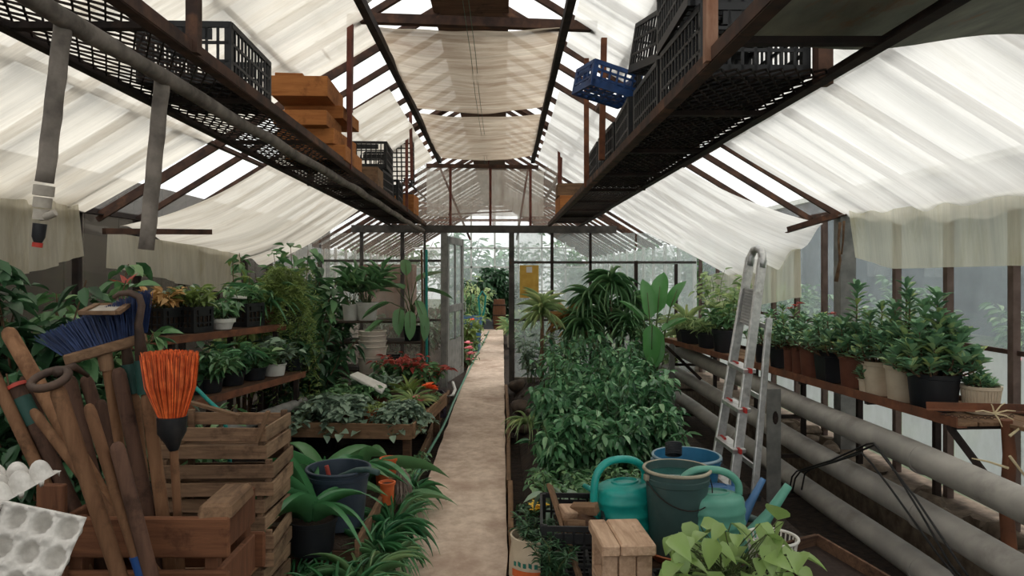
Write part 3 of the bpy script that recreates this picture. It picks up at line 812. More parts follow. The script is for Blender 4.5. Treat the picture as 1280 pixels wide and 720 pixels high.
# ------------------------------------------------------------------ pine boxes on the racks
def pine_box(label, loc, rotz, L, W, H, mat=None, group=None):
    root = thing('pine_box', label, 'wooden box', loc, rotz, group)
    mt = mat or MT['board']; t_ = .016
    for s_ in (-1, 1):
        mb = MB(); mb.box((0, s_ * (W / 2 - t_ / 2), H / 2), (L, t_, H)); mb.build('side_board', mt, root, bevel=.002)
        mb = MB(); mb.box((s_ * (L / 2 - t_ / 2), 0, H / 2), (t_, W - 2 * t_ - .001, H)); mb.build('end_board', mt, root, bevel=.002)
    mb = MB(); mb.box((0, 0, t_ / 2), (L - 2 * t_ - .001, W - 2 * t_ - .001, t_)); mb.build('bottom_board', mt, root)
    return root
bx = -1.26
yb = 4.35
pine_box('widest pine box at the foot of the box stack on the rack', (bx + .02, 5.05, ZL(5.0) + .0), .02, .40, .62, .10)
pine_box('pine box second from the foot of the stack on the rack', (bx - .02, 5.02, ZL(5.0) + .104), -.05, .38, .58, .10)
pine_box('small pine box third in the stack on the rack', (bx - .05, 4.88, ZL(5.0) + .208), .03, .34, .50, .095)
pine_box('pine box poking out beside the black crate, fourth in the stack on the rack', (bx - .02, 5.15, ZL(5.0) + .307), -.02, .40, .50, .085)
pine_box('long pine box near the top of the stack on the rack', (bx - .06, 4.92, ZL(5.0) + .396), .04, .36, .56, .13)
mb = MB(); mb.box((0, 0, .02), (.18, .34, .04)); tag(mb.build('wood_block', MT['board'], loc=(bx - .16, 4.9, ZL(5.0) + .53), rot=(0, 0, .1), bevel=.003), 'flat wood block lying on top of the pine box stack', 'wood block')
pine_box('pale pine box beside the upright crates on the lagged-pipe rack', (bx, 6.2, ZL(6.2)), .03, .42, .34, .16, MT['wood_x'])
pine_box('orange pine box under the charcoal crate end of the lagged-pipe rack', (bx + .02, 8.62, ZL(8.6)), -.03, .42, .40, .22)
pine_box('lower pine box on the crate rack next to the partition beam', (.82, 8.35, ZR), .02, .36, .55, .19, MT['board'])
pine_box('upper pine box on the crate rack next to the partition beam', (.80, 8.38, ZR + .194), -.03, .34, .52, .14, MT['wood_x'])
# ------------------------------------------------------------------ heating pipes along the glazed wall
PXX = 2.1
pz = [1.6 - .446 * PXX, 1.6 - .578 * PXX, 1.6 - .71 * PXX]
for z, lb in zip(pz, ('uppermost of the thick grey heating pipes beneath the succulent shelf', 'middle one of the thick grey heating pipes beneath the succulent shelf', 'lowest of the thick grey heating pipes beneath the succulent shelf')):
    root = thing('heating_pipe', lb, 'pipe', (PXX, 1.0, z - .07), group=None)
    mb = MB(); mb.tube([(PXX, 1.0 + k * .45, z + .006 * math.sin(k * 1.3)) for k in range(20)], .071, 24); mb.build('main_run', MT['pipe'], root, smooth=True, world=True)
    for y in (3.6, 6.4, 9.2):
        mb = MB(); mb.tube([(PXX, y - .012, z), (PXX, y + .012, z)], .076, 24); mb.build('weld_collar', MT['pipe'], root, smooth=True, world=True)
def stand(label, px, y0, y1, Y, wd):
    p0, p1 = P(px, y0, Y), P(px, y1, Y)
    root = thing('pipe_stand', label, 'pipe stand', (p0.x, Y, 0))
    mb = MB(); mb.bar((p0.x, Y, -.03), (p0.x, Y, p0.z), wd, .016, (0, 1, 0)); mb.build('post', MT['greysteel'], root, world=True, bevel=.003)
    if wd > .08:
        mb = MB(); mb.lathe([(.001, .010), (.022, .010), (.026, 0)], 10, R=Rx(PI / 2), sx=.8, sy=1.9); mb.build('rust_hole', MT['rust_dark'], root, loc=(.01, -.006, P(px, 522, Y).z))
    for z in pz:
        mb = MB(); mb.bar((p0.x - .02, Y + .04, z - .085), (PXX + .12, Y + .04, z - .085), .03, .025); mb.build('arm', MT['rust_dark'], root, world=True)
stand('peeling grey plate stand holding the three pipes beside the stepladder', 967, 486, 612, 5.05, .10)
stand('slim grey stand holding the pipes beside the banana plant', 840, 430, 470, 7.9, .06)

# ------------------------------------------------------------------ shelf of succulents
SA, SB, SZ = Vector((2.20, 3.55, .87)), Vector((1.83, 8.6, .82)), .87
shelf = thing('plant_shelf', 'rusty iron shelf of boards carrying the row of succulent pots', 'shelf', (SA.x, SA.y, 0))
sd = (SB - SA).normalized(); sn = Vector((sd.y, -sd.x, 0))
mb = MB(); mb.angle(SA - sd * .06 - Vector((0, 0, .025)), SB - Vector((0, 0, .025)), .05, .007, flip=1); mb.build('front_rail', MT['rust_bright'], shelf, world=True)
mb = MB(); mb.angle(SA - sd * 1.3 + sn * .47 - Vector((0, 0, .025)), SB + sn * .5 - Vector((0, 0, .025)), .05, .007, flip=-1); mb.build('back_rail', MT['rust'], shelf, world=True)
nb = 4
for i in range(nb):
    o0 = sn * (.06 + .118 * i)
    mb = MB(); mb.bar(SA - sd * (.05 if i < 2 else .9) + o0 - Vector((0, 0, .014)), SB + o0 - Vector((0, 0, .014)), .108, .02); mb.build('plank', MT['wood_y'], shelf, world=True, bevel=.003)
for t_ in (.0, .14, .30, .46, .64, .85):
    q = SA.lerp(SB, t_); q2 = q + sn * .44
    mb = MB(); mb.bar(q + Vector((0, 0, -.03)), q2 + Vector((0, 0, -.03)), .03, .03); mb.build('bracket', MT['rust_dark'], shelf, world=True)
    mb = MB(); mb.bar((q2.x, q2.y, .18), (q2.x, q2.y, q2.z - .03), .035, .035); mb.build('leg', MT['rust_dark'], shelf, world=True)
q = SA + sd * .02
mb = MB(); mb.bar((q.x + .02, q.y, q.z - .04), (q.x + .16, q.y - .12, q.z - .30), .03, .03); mb.build('brace', MT['rust_dark'], shelf, world=True)
mb = MB(); p0 = P(770 + 62, 432, 7.6); mb.bar(p0, P(876, 474, 7.6), .03, .03); mb.build('brace', MT['rust_dark'], shelf, world=True)
# crossing plank in front with chain
fr_ = thing('angle_iron_strip', 'short rusted angle iron across the shelf end with twine knotted on it', 'iron strip', (2.25, 3.5, 0))
mb = MB(); mb.angle(P(1158, 511, 3.62), P(1330, 516, 3.35), .035, .006); mb.build('bar', MT['rust_bright'], fr_, world=True)
mb = MB(); ch0, ch1 = P(1178, 518, 3.50), P(1265, 520, 3.42)
for k in range(22):
    c = ch0.lerp(ch1, k / 21) + Vector((0, 0, -.012 * math.sin(PI * k / 21)))
    d = (ch1 - ch0).normalized() * .008; u = Vector((0, .5, 1)).normalized() * .006 if k % 2 else Vector((0, 1, -.4)).normalized() * .006
    mb.tube([c - d, c - d * .5 + u, c + d * .5 + u, c + d, c + d * .5 - u, c - d * .5 - u], .0018, 5, closed=True)
o = mb.build('chain', MT['rust'], fr_, world=True)
MT['twine'] = surf('straw_twine', rgb(196, 178, 140), rgb(222, 206, 170), .9, 30)
mb = MB(); c = P(1243, 517, 3.40)
for d in ((-.09, 0, .01), (.05, 0, .05), (.09, .0, -.03), (.03, -.01, -.06), (-.015, 0, .045), (.10, 0, .012)):
    mb.tube([c, c + Vector(d) * .6 + Vector((0, 0, .008)), c + Vector(d)], [.004, .003, .002], 6)
mb.build('twine', MT['twine'], fr_, world=True)
# upright branch at the wall end
br = thing('branch_stake', 'bare brown branch stake standing beside the shelf end', 'stake', (P(1262, 600, 3.5).x, 3.5, 0))
mb = MB(); mb.tube([P(1262, 692, 3.5), P(1258, 640, 3.5), P(1262, 570, 3.5), P(1258, 525, 3.5)], [.034, .032, .03, .026], 9); mb.build('stem', MT['rust_bright'], br, smooth=True, world=True)
for pp in ([(1260, 585), (1235, 577), (1215, 573)], [(1262, 545), (1275, 535), (1290, 530)], [(1258, 600), (1240, 612), (1225, 615)], [(1262, 570), (1285, 600), (1300, 618)]):
    mb = MB(); mb.tube([P(a_, b_, 3.42) for a_, b_ in pp], [.007, .005, .003], 6); mb.build('twig', MT['twine'], br, world=True)

# black wire loops hung over the pipes
wl = thing('wire_loops', 'bundle of bent black wires hooked over the heating pipes', 'wire', P(1085, 560, 3.9))
MT['wire'] = surf('black_wire', rgb(14, 14, 15), rgb(24, 24, 26), .5, 10, bump=0)
for k, pp in enumerate(([(1002, 612), (1006, 592), (1014, 586), (1050, 574), (1094, 556), (1110, 575), (1150, 640), (1188, 706), (1202, 722)],
           [(986, 615), (990, 596), (996, 589), (1040, 575), (1084, 555), (1092, 554), (1104, 570), (1144, 622), (1196, 700), (1210, 720)],
           [(990, 616), (994, 598), (1000, 590), (1044, 577), (1077, 566), (1090, 580), (1110, 606), (1170, 690), (1196, 722)])):
    ds = [3.95, 3.92, 3.9, 3.92, 3.95, 3.85, 3.7, 3.55, 3.5, 3.45]
    mb = MB(); pt = [P(a_, b_, (1.985 - .012 * k) * 900 / (a_ - 628)) for (a_, b_) in pp]; mb.tube(pt, .0055, 7); mb.build('wire', MT['wire'], wl, world=True, smooth=True)
# black strap off the plate stand
# ------------------------------------------------------------------ stepladder
lad = thing('stepladder', 'folded aluminium stepladder with red-edged treads leaning on the shelf', 'ladder', P(910, 602, 4.75))
MT['ladred'] = surf('red_plastic_edge', rgb(168, 36, 32), rgb(190, 52, 44), .5, 8)
MT['ladgrey'] = surf('ribbed_grey_plastic', rgb(150, 150, 150), rgb(176, 176, 174), .6, 8)
Lb0, Lt0 = P(890, 606, 4.70), P(938, 322, 5.02)
Lb1, Lt1 = P(914, 628, 4.45), P(953, 324, 4.85)
LB0, LT0, LB1, LT1 = Lb0, Lt0, Lb1, Lt1
side = (Lb1 - Lb0); side_n = side.normalized(); upv = (Lt0 - Lb0).normalized(); fwd = side_n.cross(upv).normalized()
for b_, t_ in ((Lb0, Lt0), (Lb1, Lt1)):
    mb = MB(); mb.bar(b_, t_, .024, .065, side_n.cross((t_ - b_).normalized()) if False else fwd); mb.build('front_rail', MT['alu'], lad, world=True, bevel=.004)
# loop at the top
mb = MB(); m0, m1 = Lt0, Lt1
mid = (m0 + m1) / 2
mb.tube([m0 - upv * .06, m0, m0.lerp(mid, .35) + upv * .055, mid + upv * .07, m1.lerp(mid, .35) + upv * .055, m1, m1 - upv * .06], .027, 12); mb.build('top_loop', MT['alu'], lad, smooth='all', world=True)
for k, t_ in enumerate((.06, .20, .36, .52)):
    a_, b_ = Lb0.lerp(Lt0, t_), Lb1.lerp(Lt1, t_)
    mb = MB(); mb.bar(a_ - Vector((.0, .03, 0)), b_ - Vector((.0, .03, 0)), .09, .028); tr_ = mb.build('tread', MT['alu'], lad, world=True, bevel=.003)
    for e in (a_, b_):
        ee = e.lerp((a_ + b_) / 2, .14)
        mb = MB(); mb.bar(ee - Vector((0, .085, -.004)), ee + Vector((0, .025, .004)), .014, .03); mb.build('tread_end', MT['ladred'], lad, world=True)
a_, b_ = Lb0.lerp(Lt0, .70), Lb1.lerp(Lt1, .70); a2, b2 = Lb0.lerp(Lt0, .86), Lb1.lerp(Lt1, .86)
mb = MB(); mb.add([a_.lerp(b_, .1) - fwd * .012, b_.lerp(a_, .1) - fwd * .012, b2.lerp(a2, .1) - fwd * .012, a2.lerp(b2, .1) - fwd * .012, a_.lerp(b_, .1) + fwd * .012, b_.lerp(a_, .1) + fwd * .012, b2.lerp(a2, .1) + fwd * .012, a2.lerp(b2, .1) + fwd * .012], [(0, 1, 2, 3), (7, 6, 5, 4), (0, 4, 5, 1), (1, 5, 6, 2), (2, 6, 7, 3), (3, 7, 4, 0)])
plt = mb.build('platform', MT['ladgrey'], lad, world=True)
mb = MB()
for k in range(12):
    q0, q1 = a_.lerp(a2, (k + .5) / 12), b_.lerp(b2, (k + .5) / 12)
    for off in (-.014, .014):
        mb.bar(q0.lerp(q1, .14) + fwd * off, q1.lerp(q0, .14) + fwd * off, .008, .008)
mb.build('tread_rib', MT['ladgrey'], lad, world=True)
off = Vector((.16, .05, 0))
for b_, t_ in ((Lb0, Lt0), (Lb1, Lt1)):
    mb = MB(); mb.bar(b_ + off + Vector((0, 0, .02)), (b_ + off).lerp(t_ + off * .55, .74), .022, .045, fwd); mb.build('rear_rail', MT['alu'], lad, world=True, bevel=.003)
for t_ in (.12, .4, .7):
    mb = MB(); mb.bar((Lb0 + off).lerp(Lt0 + off * .55, t_), (Lb1 + off).lerp(Lt1 + off * .55, t_), .014, .03); mb.build('rear_brace', MT['alu'], lad, world=True)
for b_ in (Lb0, Lb1, Lb0 + off, Lb1 + off):
    mb = MB(); mb.bar(b_ - upv * .02, b_ + upv * .03, .03, .075, fwd); mb.build('foot', MT['blackplastic'], lad, world=True)

# ------------------------------------------------------------------ buckets, watering cans
def bucket(name, label, base, r0, r1, h, mat, rim=None, water=None, handle=None, cat='bucket', hang=-1, yaw=0):
    root = thing(name, label, cat, base, yaw)
    prof = [(.001, .004), (r0 * .96, 0), (r0, .01), (r0 + (r1 - r0) * .82, h * .82), (r0 + (r1 - r0) * .82 + .006, h * .83), (r0 + (r1 - r0) * .88 + .006, h * .89), (r0 + (r1 - r0) * .88 + .001, h * .90), (r1, h - .018), (r1 - .006, h - .002), (r0 + (r1 - r0) * .8 - .006, h * .8), (r0 - .004, .018), (.001, .018)]
    MB().lathe(prof, 36).build('shell', mat, root, smooth=True)
    mb = MB(); mb.tube([((r1 + .003) * math.cos(a), (r1 + .003) * math.sin(a), h - .008) for a in [2 * PI * k / 36 for k in range(36)]], .0085, 8, closed=True)
    mb.build('rim', rim or mat, root, smooth='all')
    if water: MB().lathe([(.001, h * water[0]), (r0 + (r1 - r0) * water[0] - .007, h * water[0])], 36).build(water[2] if len(water) > 2 else 'water', water[1], root, smooth=True)
    if handle:
        mb = MB(); pts_ = []
        for k in range(17):
            a = PI * k / 16
            y_ = hang * math.sin(a) * (r1 + .012); z_ = h * .90 - math.sin(a) * handle
            pts_.append(((r1 + .012) * math.cos(a), y_, z_))
        mb.tube(pts_, .003, 6); mb.build('handle', MT['rust_dark'], root, smooth='all')
        for s_ in (-1, 1):
            mb = MB(); mb.box((s_ * (r1 + .006), 0, h * .90), (.02, .03, .03)); mb.build('handle_lug', rim or mat, root, bevel=.003)
    return root
MT['teal'] = surf('turquoise_plastic', rgb(22, 138, 130), rgb(32, 158, 148), .38, 5, bump=.05, spots=rgb(60, 128, 118), spot_scale=4, spot_lo=.55, spot_hi=.85, spec=.5)
MT['sage'] = surf('faded_green_plastic', rgb(82, 146, 128), rgb(104, 164, 146), .42, 5, bump=.05, spots=rgb(110, 140, 124), spot_scale=4)
MT['bluecan'] = surf('faded_blue_plastic', rgb(66, 108, 154), rgb(84, 126, 170), .45, 5, bump=.05)
MT['drum'] = surf('dull_green_plastic', rgb(52, 76, 75), rgb(68, 92, 90), .5, 4, bump=.08, spots=rgb(98, 106, 100), spot_scale=3, spot_lo=.5, spot_hi=.8)
MT['drumrim'] = surf('grey_green_rim', rgb(140, 134, 116), rgb(170, 162, 142), .6, 8, bump=.2)
MT['bluebkt'] = surf('blue_bucket_plastic', rgb(40, 104, 142), rgb(56, 122, 160), .45, 5, bump=.05, spots=rgb(96, 134, 150), spot_scale=5)
MT['water'] = surf('green_water', rgb(28, 74, 70), rgb(40, 92, 86), .06, 3, bump=0, spec=.7)
MT['whiteplastic'] = surf('dirty_white_plastic', rgb(176, 166, 154), rgb(208, 200, 188), .6, 8, bump=.1, spots=rgb(150, 116, 100), spot_scale=4, spot_lo=.5, spot_hi=.75)

DB = bucket('bucket', 'dark green round bucket with a pale rim, full of green water', Vector((P(846, 688, 3.45).x, 3.45, .266)), .125, .152, .40, MT['drum'], MT['drumrim'], (.9, MT['water']), .12, yaw=.25)
BB = bucket('bucket', 'blue bucket with a coiled grey strap inside, behind the watering cans', Vector((P(858, 640, 4.02).x, 4.02, .243)), .145, .182, .34, MT['bluebkt'], surf('pale_blue_rim', rgb(120, 146, 160), rgb(146, 168, 178), .5, 6), (.72, MT['water']), .02, hang=-1)
mb = MB()
for k in range(7): mb.tube([P(842 + 9.5 * math.cos(a_), 568 - k * 2.2 + 2.5 * math.sin(a_), 3.93 + .03 * math.sin(a_)) for a_ in [2 * PI * q / 14 for q in range(14)]], .006, 6, closed=True)
tag(mb.build('strap_coil', MT['crate_grey'], smooth='all', loc=(0, 0, 0)), 'coil of dark ribbed strap at the edge of the blue bucket', 'strap')

def watering_can(label, base, yaw, mat, s=1.0, rose=False, spout_up=1.0, spout_len=1.0):
    root = thing('watering_can', label, 'watering can', base, yaw)
    r, h = .125 * s, .29 * s
    prof = [(.001, 0), (r * .93, 0), (r * .97, .012)]
    for k in range(4):
        z = h * (.14 + .2 * k); prof += [(r, z), (r * 1.03, z + .008), (r * 1.03, z + .02), (r, z + .028)]
    prof += [(r * .99, h * .92), (r * .95, h * .985), (r * .85, h * 1.02), (r * .60, h * 1.05), (.001, h * 1.055)]
    MB().lathe(prof, 36, sx=1.12, sy=.92).build('body', mat, root, smooth=True)
    # filler dome
    mb = MB(); mb.lathe([(r * .52, h * 1.04), (r * .50, h * 1.075), (r * .44, h * 1.08), (r * .40, h * 1.02), (.001, h * 1.02)], 28, c=(-.0 * s, 0, 0), sx=1.1, sy=.8); mb.build('filler', mat, root, smooth=True)
    # hoop handle from the back of the body over the top
    pts_ = [(-r * 1.10, 0, h * .42), (-r * 1.30, 0, h * .52), (-r * 1.42, 0, h * .85), (-r * 1.30, 0, h * 1.22), (-r * .85, 0, h * 1.40), (-r * .1, 0, h * 1.42), (r * .55, 0, h * 1.34), (r * .92, 0, h * 1.18), (r * .95, 0, h * 1.0)]
    sm = []
    for i in range(len(pts_) - 1):
        p0 = Vector(pts_[max(i - 1, 0)]); p1 = Vector(pts_[i]); p2 = Vector(pts_[i + 1]); p3 = Vector(pts_[min(i + 2, len(pts_) - 1)])
        for q in range(4):
            t_ = q / 4
            sm.append(.5 * ((2 * p1) + (p2 - p0) * t_ + (2 * p0 - 5 * p1 + 4 * p2 - p3) * t_ ** 2 + (3 * p1 - p0 - 3 * p2 + p3) * t_ ** 3))
    sm.append(Vector(pts_[-1]))
    mb = MB(); mb.tube(sm, .0175 * s, 12); mb.build('handle', mat, root, smooth='all')
    # spout
    sp = [(r * .95, 0, h * .16), (r * 1.35, 0, h * .24), (r * (1.35 + .75 * spout_len), 0, h * (.24 + .42 * spout_up)), (r * (1.35 + 1.5 * spout_len), 0, h * (.24 + .88 * spout_up))]
    mb = MB(); mb.tube(sp, [.062 * s, .046 * s, .026 * s, .019 * s], 14); mb.build('spout', mat, root, smooth='all')
    if rose:
        e = Vector(sp[-1]); d = (Vector(sp[-1]) - Vector(sp[-2])).normalized()
        mb = MB(); mb.tube([e, e + d * .03, e + d * .05], [.02 * s, .05 * s, .05 * s], 16); mb.build('rose', mat, root, smooth=True)
    return root
watering_can('bright turquoise watering can beside the dark green bucket', Vector((P(781, 684, 3.55).x, 3.55, .243)), .5, MT['teal'], 1.06, spout_up=.75)
watering_can('faded green watering can whose spout points at the heating pipes', Vector((P(893, 700, 3.42).x, 3.42, .243)), .12, MT['sage'], 1.02, spout_up=1.0, spout_len=1.05)
watering_can('faded blue watering can tucked behind the green one, spout at the pipes', Vector((P(899, 672, 3.72).x, 3.74, .243)), .30, MT['bluecan'], .80, spout_up=1.0, spout_len=.95)
mb = MB(); mb.tube([P(905, 628 + 18, 3.95), P(940, 648, 3.9), P(963, 657, 3.85)], [.03, .02, .018], 10)
tag(mb.build('hose_nozzle', MT['drum'], smooth='all'), 'short dark teal spout of a can lying behind the green watering can', 'nozzle')

# terracotta basin below the bucket
mb = MB(); mb.lathe([(.001, 0), (.12, 0), (.17, .05), (.165, .055), (.118, .012), (.001, .012)], 28)
MT['terra'] = surf('terracotta', rgb(150, 84, 54), rgb(178, 108, 72), .85, 9, bump=.2, spots=rgb(190, 150, 120), spot_scale=3)
bz = P(846, 688, 3.45)
tag(mb.build('saucer', MT['terra'], smooth=True, loc=bz - Vector((.0, .03, .022))), 'terracotta saucer under the dark green bucket', 'saucer')

# wooden stool block
def stool():
    base = P(776, 780, 2.95)
    base = Vector((P(776, 700, 2.95).x, 2.95, .17))
    zt = P(776, 664, 2.95).z
    root = thing('wooden_stool', 'chunky worn wooden stool with a split plank top', 'stool', base, .06)
    H = zt - base.z; Wd, Dp = .215, .30
    mt = MT['stoolwood']
    for s_, w_ in ((-1, .3), (1, .7)):
        w2 = Wd * (.34 if s_ < 0 else .645); cx = -Wd / 2 + w2 / 2 if s_ < 0 else Wd / 2 - w2 / 2
        mb = MB(); mb.box((cx, 0, H - .024), (w2, Dp, .048)); mb.build('top_plank', mt, root, bevel=.007)
    for s_ in (-1, 1):
        mb = MB(); mb.box((-.068, s_ * (Dp / 2 - .05), (H - .05) / 2), (.062, .03, H - .05)); mb.build('end_plank', mt, root, bevel=.004)
        mb = MB(); mb.box((.002, s_ * (Dp / 2 - .05), (H - .05) / 2), (.068, .03, H - .05)); mb.build('end_plank', mt, root, bevel=.004)
        mb = MB(); mb.box((.070, s_ * (Dp / 2 - .05), (H - .05) / 2), (.060, .03, H - .05)); mb.build('end_plank', mt, root, bevel=.004)
    mb = MB(); mb.box((0, 0, H * .5), (.19, Dp - .14, .03)); mb.build('stretcher', mt, root)
MT['stoolwood'] = wood('worn_pale_wood', rgb(156, 126, 102), rgb(200, 170, 144), 'y', vary=.1, dark=rgb(82, 60, 46))
stool()
pal = thing('plank_platform', 'low dark plank platform under the buckets and watering cans', 'platform', (.88, 3.72, .13))
for k in range(7):
    mb = MB(); mb.box((0, -.46 + k * .153, .098), (.74, .142, .024)); mb.build('plank', MT['oldwood'], pal, bevel=.003)
for x in (-.3, 0, .3):
    mb = MB(); mb.box((x, 0, .043), (.06, 1.06, .086)); mb.build('bearer', MT['oldwood'], pal)
# ------------------------------------------------------------------ plant kit
def template(kind, nseg=4, droop=.35, fold=.18):
    """leaf pointing +Y, unit length, unit width, three columns"""
    prof = {'oval': lambda t: math.sin(PI * min(1, t ** .8)) ** .8, 'lance': lambda t: math.sin(PI * t ** .7) ** .9,
            'strap': lambda t: min(1, t / .06 + .55) * (1 - t ** 4) ** .7, 'heart': lambda t: (1 - (1 - min(t / .28, 1)) ** 2) ** .5 * (1 - max(0, (t - .28) / .72) ** 1.5),
            'paddle': lambda t: min(1, (t / .16) ** .8) * (1 - max(0, (t - .5) / .5) ** 2.2) ** .8, 'spoon': lambda t: (.3 + .7 * math.sin(PI * min(1, t) ** 1.6)) * (1 if t < .98 else .3)}[kind]
    vs = []; fs = []
    for i in range(nseg + 1):
        t = i / nseg
        wd = max(.04 if 0 < i < nseg else .02, prof(t)) / 2
        a = droop * t
        y = math.sin(a) / droop if droop > 1e-3 else t
        z = -(1 - math.cos(a)) / droop if droop > 1e-3 else 0
        f = fold * wd * 2
        vs += [(-wd, y, z + f * .5), (0, y, z - f * .12), (wd, y, z + f * .5)]
    for i in range(nseg):
        for k in range(2):
            a = i * 3 + k; fs.append((a, a + 1, a + 4, a + 3))
    return np.array(vs, float), np.array(fs, int)
def leaf_mesh(name, specs, tmpl):
    """specs rows: x y z yaw pitch roll length width"""
    V, Fq = tmpl
    S = np.array(specs, float); n = len(S); k = len(V)
    pos, yaw, pit, rol, L, W = S[:, :3], S[:, 3], S[:, 4], S[:, 5], S[:, 6], S[:, 7]
    X = V[None, :, 0] * W[:, None]; Y = V[None, :, 1] * L[:, None]; Z = V[None, :, 2] * L[:, None]
    # fold term scales with width: already small
    cr, sr = np.cos(rol)[:, None], np.sin(rol)[:, None]
    X, Z = X * cr + Z * sr, -X * sr + Z * cr
    cp, sp = np.cos(pit)[:, None], np.sin(pit)[:, None]
    Y, Z = Y * cp - Z * sp, Y * sp + Z * cp
    cy, sy = np.cos(yaw)[:, None], np.sin(yaw)[:, None]
    X, Y = X * cy - Y * sy, X * sy + Y * cy
    co = np.stack([X, Y, Z], -1) + pos[:, None, :]
    faces = (Fq[None] + (np.arange(n) * k)[:, None, None]).reshape(-1, 4)
    me = bpy.data.meshes.new(name)
    me.vertices.add(n * k); me.vertices.foreach_set('co', co.ravel())
    nf = len(faces)
    me.loops.add(nf * 4); me.loops.foreach_set('vertex_index', faces.ravel())
    me.polygons.add(nf); me.polygons.foreach_set('loop_start', np.arange(nf) * 4)
    me.update(calc_edges=True); me.validate()
    return me
def foliage(parent, specs, tmpl, mat, name='foliage', loc=None):
    if not len(specs): return None
    o = link(name, leaf_mesh(name, specs, tmpl), mat, parent, smooth='all', loc=loc)
    o['kind'] = 'stuff'
    return o
T_OVAL = template('oval', 4, .5, .25); T_LANCE = template('lance', 5, .6, .22); T_STRAP = template('strap', 9, 1.7, .25)
T_STRAP2 = template('strap', 9, 1.0, .25); T_HEART = template('heart', 6, .6, .25); T_PAD = template('paddle', 8, .45, .2); T_SPOON = template('spoon', 4, .3, .2)
T_NEEDLE = template('lance', 2, .4, .1); T_GRASS = template('strap', 7, 1.9, .2); T_FINE = template('lance', 3, .5, .2)

MT['leaf_dark'] = leafmat('dark_green_leaf', rgb(24, 46, 30), rgb(58, 92, 62), .2)
MT['leaf_mid'] = leafmat('mid_green_leaf', rgb(38, 72, 44), rgb(92, 132, 88), .25, c3=rgb(128, 150, 104))
MT['leaf_pepper'] = leafmat('pepper_leaf', rgb(26, 62, 42), rgb(84, 132, 90), .28, .36, c3=rgb(146, 178, 136))
MT['leaf_fern'] = leafmat('olive_fern_leaf', rgb(66, 88, 42), rgb(124, 142, 78), .3)
MT['leaf_pale'] = leafmat('pale_green_leaf', rgb(104, 134, 92), rgb(160, 178, 128), .35, c3=rgb(190, 196, 140))
MT['leaf_succ'] = leafmat('succulent_leaf', rgb(52, 90, 68), rgb(118, 154, 118), .12, .5, c3=rgb(160, 168, 104))
MT['leaf_pothos'] = leafmat('pothos_leaf', rgb(72, 106, 58), rgb(132, 156, 92), .3, .35, c3=rgb(150, 168, 112))
MT['leaf_strap'] = leafmat('glossy_strap_leaf', rgb(32, 78, 52), rgb(74, 126, 82), .2, .3)
MT['leaf_grey'] = leafmat('grey_green_leaf', rgb(70, 92, 80), rgb(122, 142, 122), .2)
MT['leaf_banana'] = leafmat('banana_leaf', rgb(34, 86, 48), rgb(84, 138, 78), .4, .35)
MT['flower_red'] = leafmat('red_petal', rgb(124, 40, 34), rgb(168, 76, 66), .3)
MT['flower_pink'] = leafmat('pink_petal', rgb(206, 92, 116), rgb(232, 140, 150), .3)
MT['flower_yellow'] = leafmat('yellow_petal', rgb(206, 158, 30), rgb(226, 188, 60), .2)
MT['flower_orange'] = leafmat('orange_petal', rgb(208, 78, 30), rgb(226, 104, 50), .2)
MT['leaf_dead'] = leafmat('dry_leaf', rgb(120, 86, 48), rgb(168, 134, 84), .2, .8)
MT['stem'] = surf('green_stem', rgb(66, 84, 48), rgb(96, 106, 66), .7, 20, bump=.2)
MT['bark'] = surf('brown_bark', rgb(82, 62, 46), rgb(120, 94, 72), .9, 20, bump=.6)
MT['potsoil'] = surf('potting_soil', rgb(36, 27, 21), rgb(70, 54, 42), .97, 60, bump=1, bd=.01)

MT['pot_black'] = surf('black_pot', rgb(22, 24, 28), rgb(32, 34, 40), .5, 6, bump=.1, spots=rgb(60, 56, 54), spot_lo=.6, spot_hi=.85)
MT['pot_brown'] = surf('brown_pot', rgb(98, 58, 44), rgb(124, 76, 58), .7, 6, bump=.1, spots=rgb(86, 66, 56))
MT['pot_cream'] = surf('cream_pot', rgb(192, 176, 152), rgb(216, 202, 180), .65, 6, bump=.1, spots=rgb(164, 134, 110), spot_lo=.52, spot_hi=.8)
MT['pot_white'] = surf('white_pot', rgb(200, 198, 192), rgb(224, 222, 216), .5, 6, bump=.1, spots=rgb(160, 146, 130), spot_lo=.58, spot_hi=.85)
MT['pot_orange'] = surf('orange_pot', rgb(196, 90, 44), rgb(218, 112, 62), .6, 6, bump=.1)

def add_pot(root, r, h, mat, taper=.78, ribs=0, rimh=.14, n=28, square=False):
    r0 = r * taper
    if square:
        n = 4
    prof = [(.001, 0), (r0 * .97, 0), (r0, .006), (r - (r - r0) * rimh - .004, h * (1 - rimh)), (r, h * (1 - rimh) + .003), (r + .002, h), (r - .008, h), (r - .012, h * (1 - rimh)), (r0 * .9, .01)]
    mb = MB()
    if square: mb.lathe([(a * 1.3, b) for a, b in prof], 4, R=Rz(PI / 4))
    else: mb.lathe(prof, n)
    p = mb.build('pot', mat, root, smooth=not square)
    if ribs:
        mb = MB()
        for k in range(ribs):
            a = 2 * PI * k / ribs; d = Vector((math.cos(a), math.sin(a), 0))
            q0 = d * (r0 + .001); q0.z = .01; q1 = d * (r - (r - r0) * rimh - .002); q1.z = h * (1 - rimh)
            mb.bar(q0, q1, .006, .005, d)
        mb.build('pot_ribs', mat, root)['kind'] = 'stuff'
    mb = MB(); rs_ = r - .011
    mb.lathe([(.001, h * .92), (rs_ * .5, h * .925), (rs_ * (1.28 if square else 1), h * .90)], 4 if square else n, R=Rz(PI / 4) if square else I3)
    mb.build('soil', MT['potsoil'], root, smooth=True)
    return h * .9

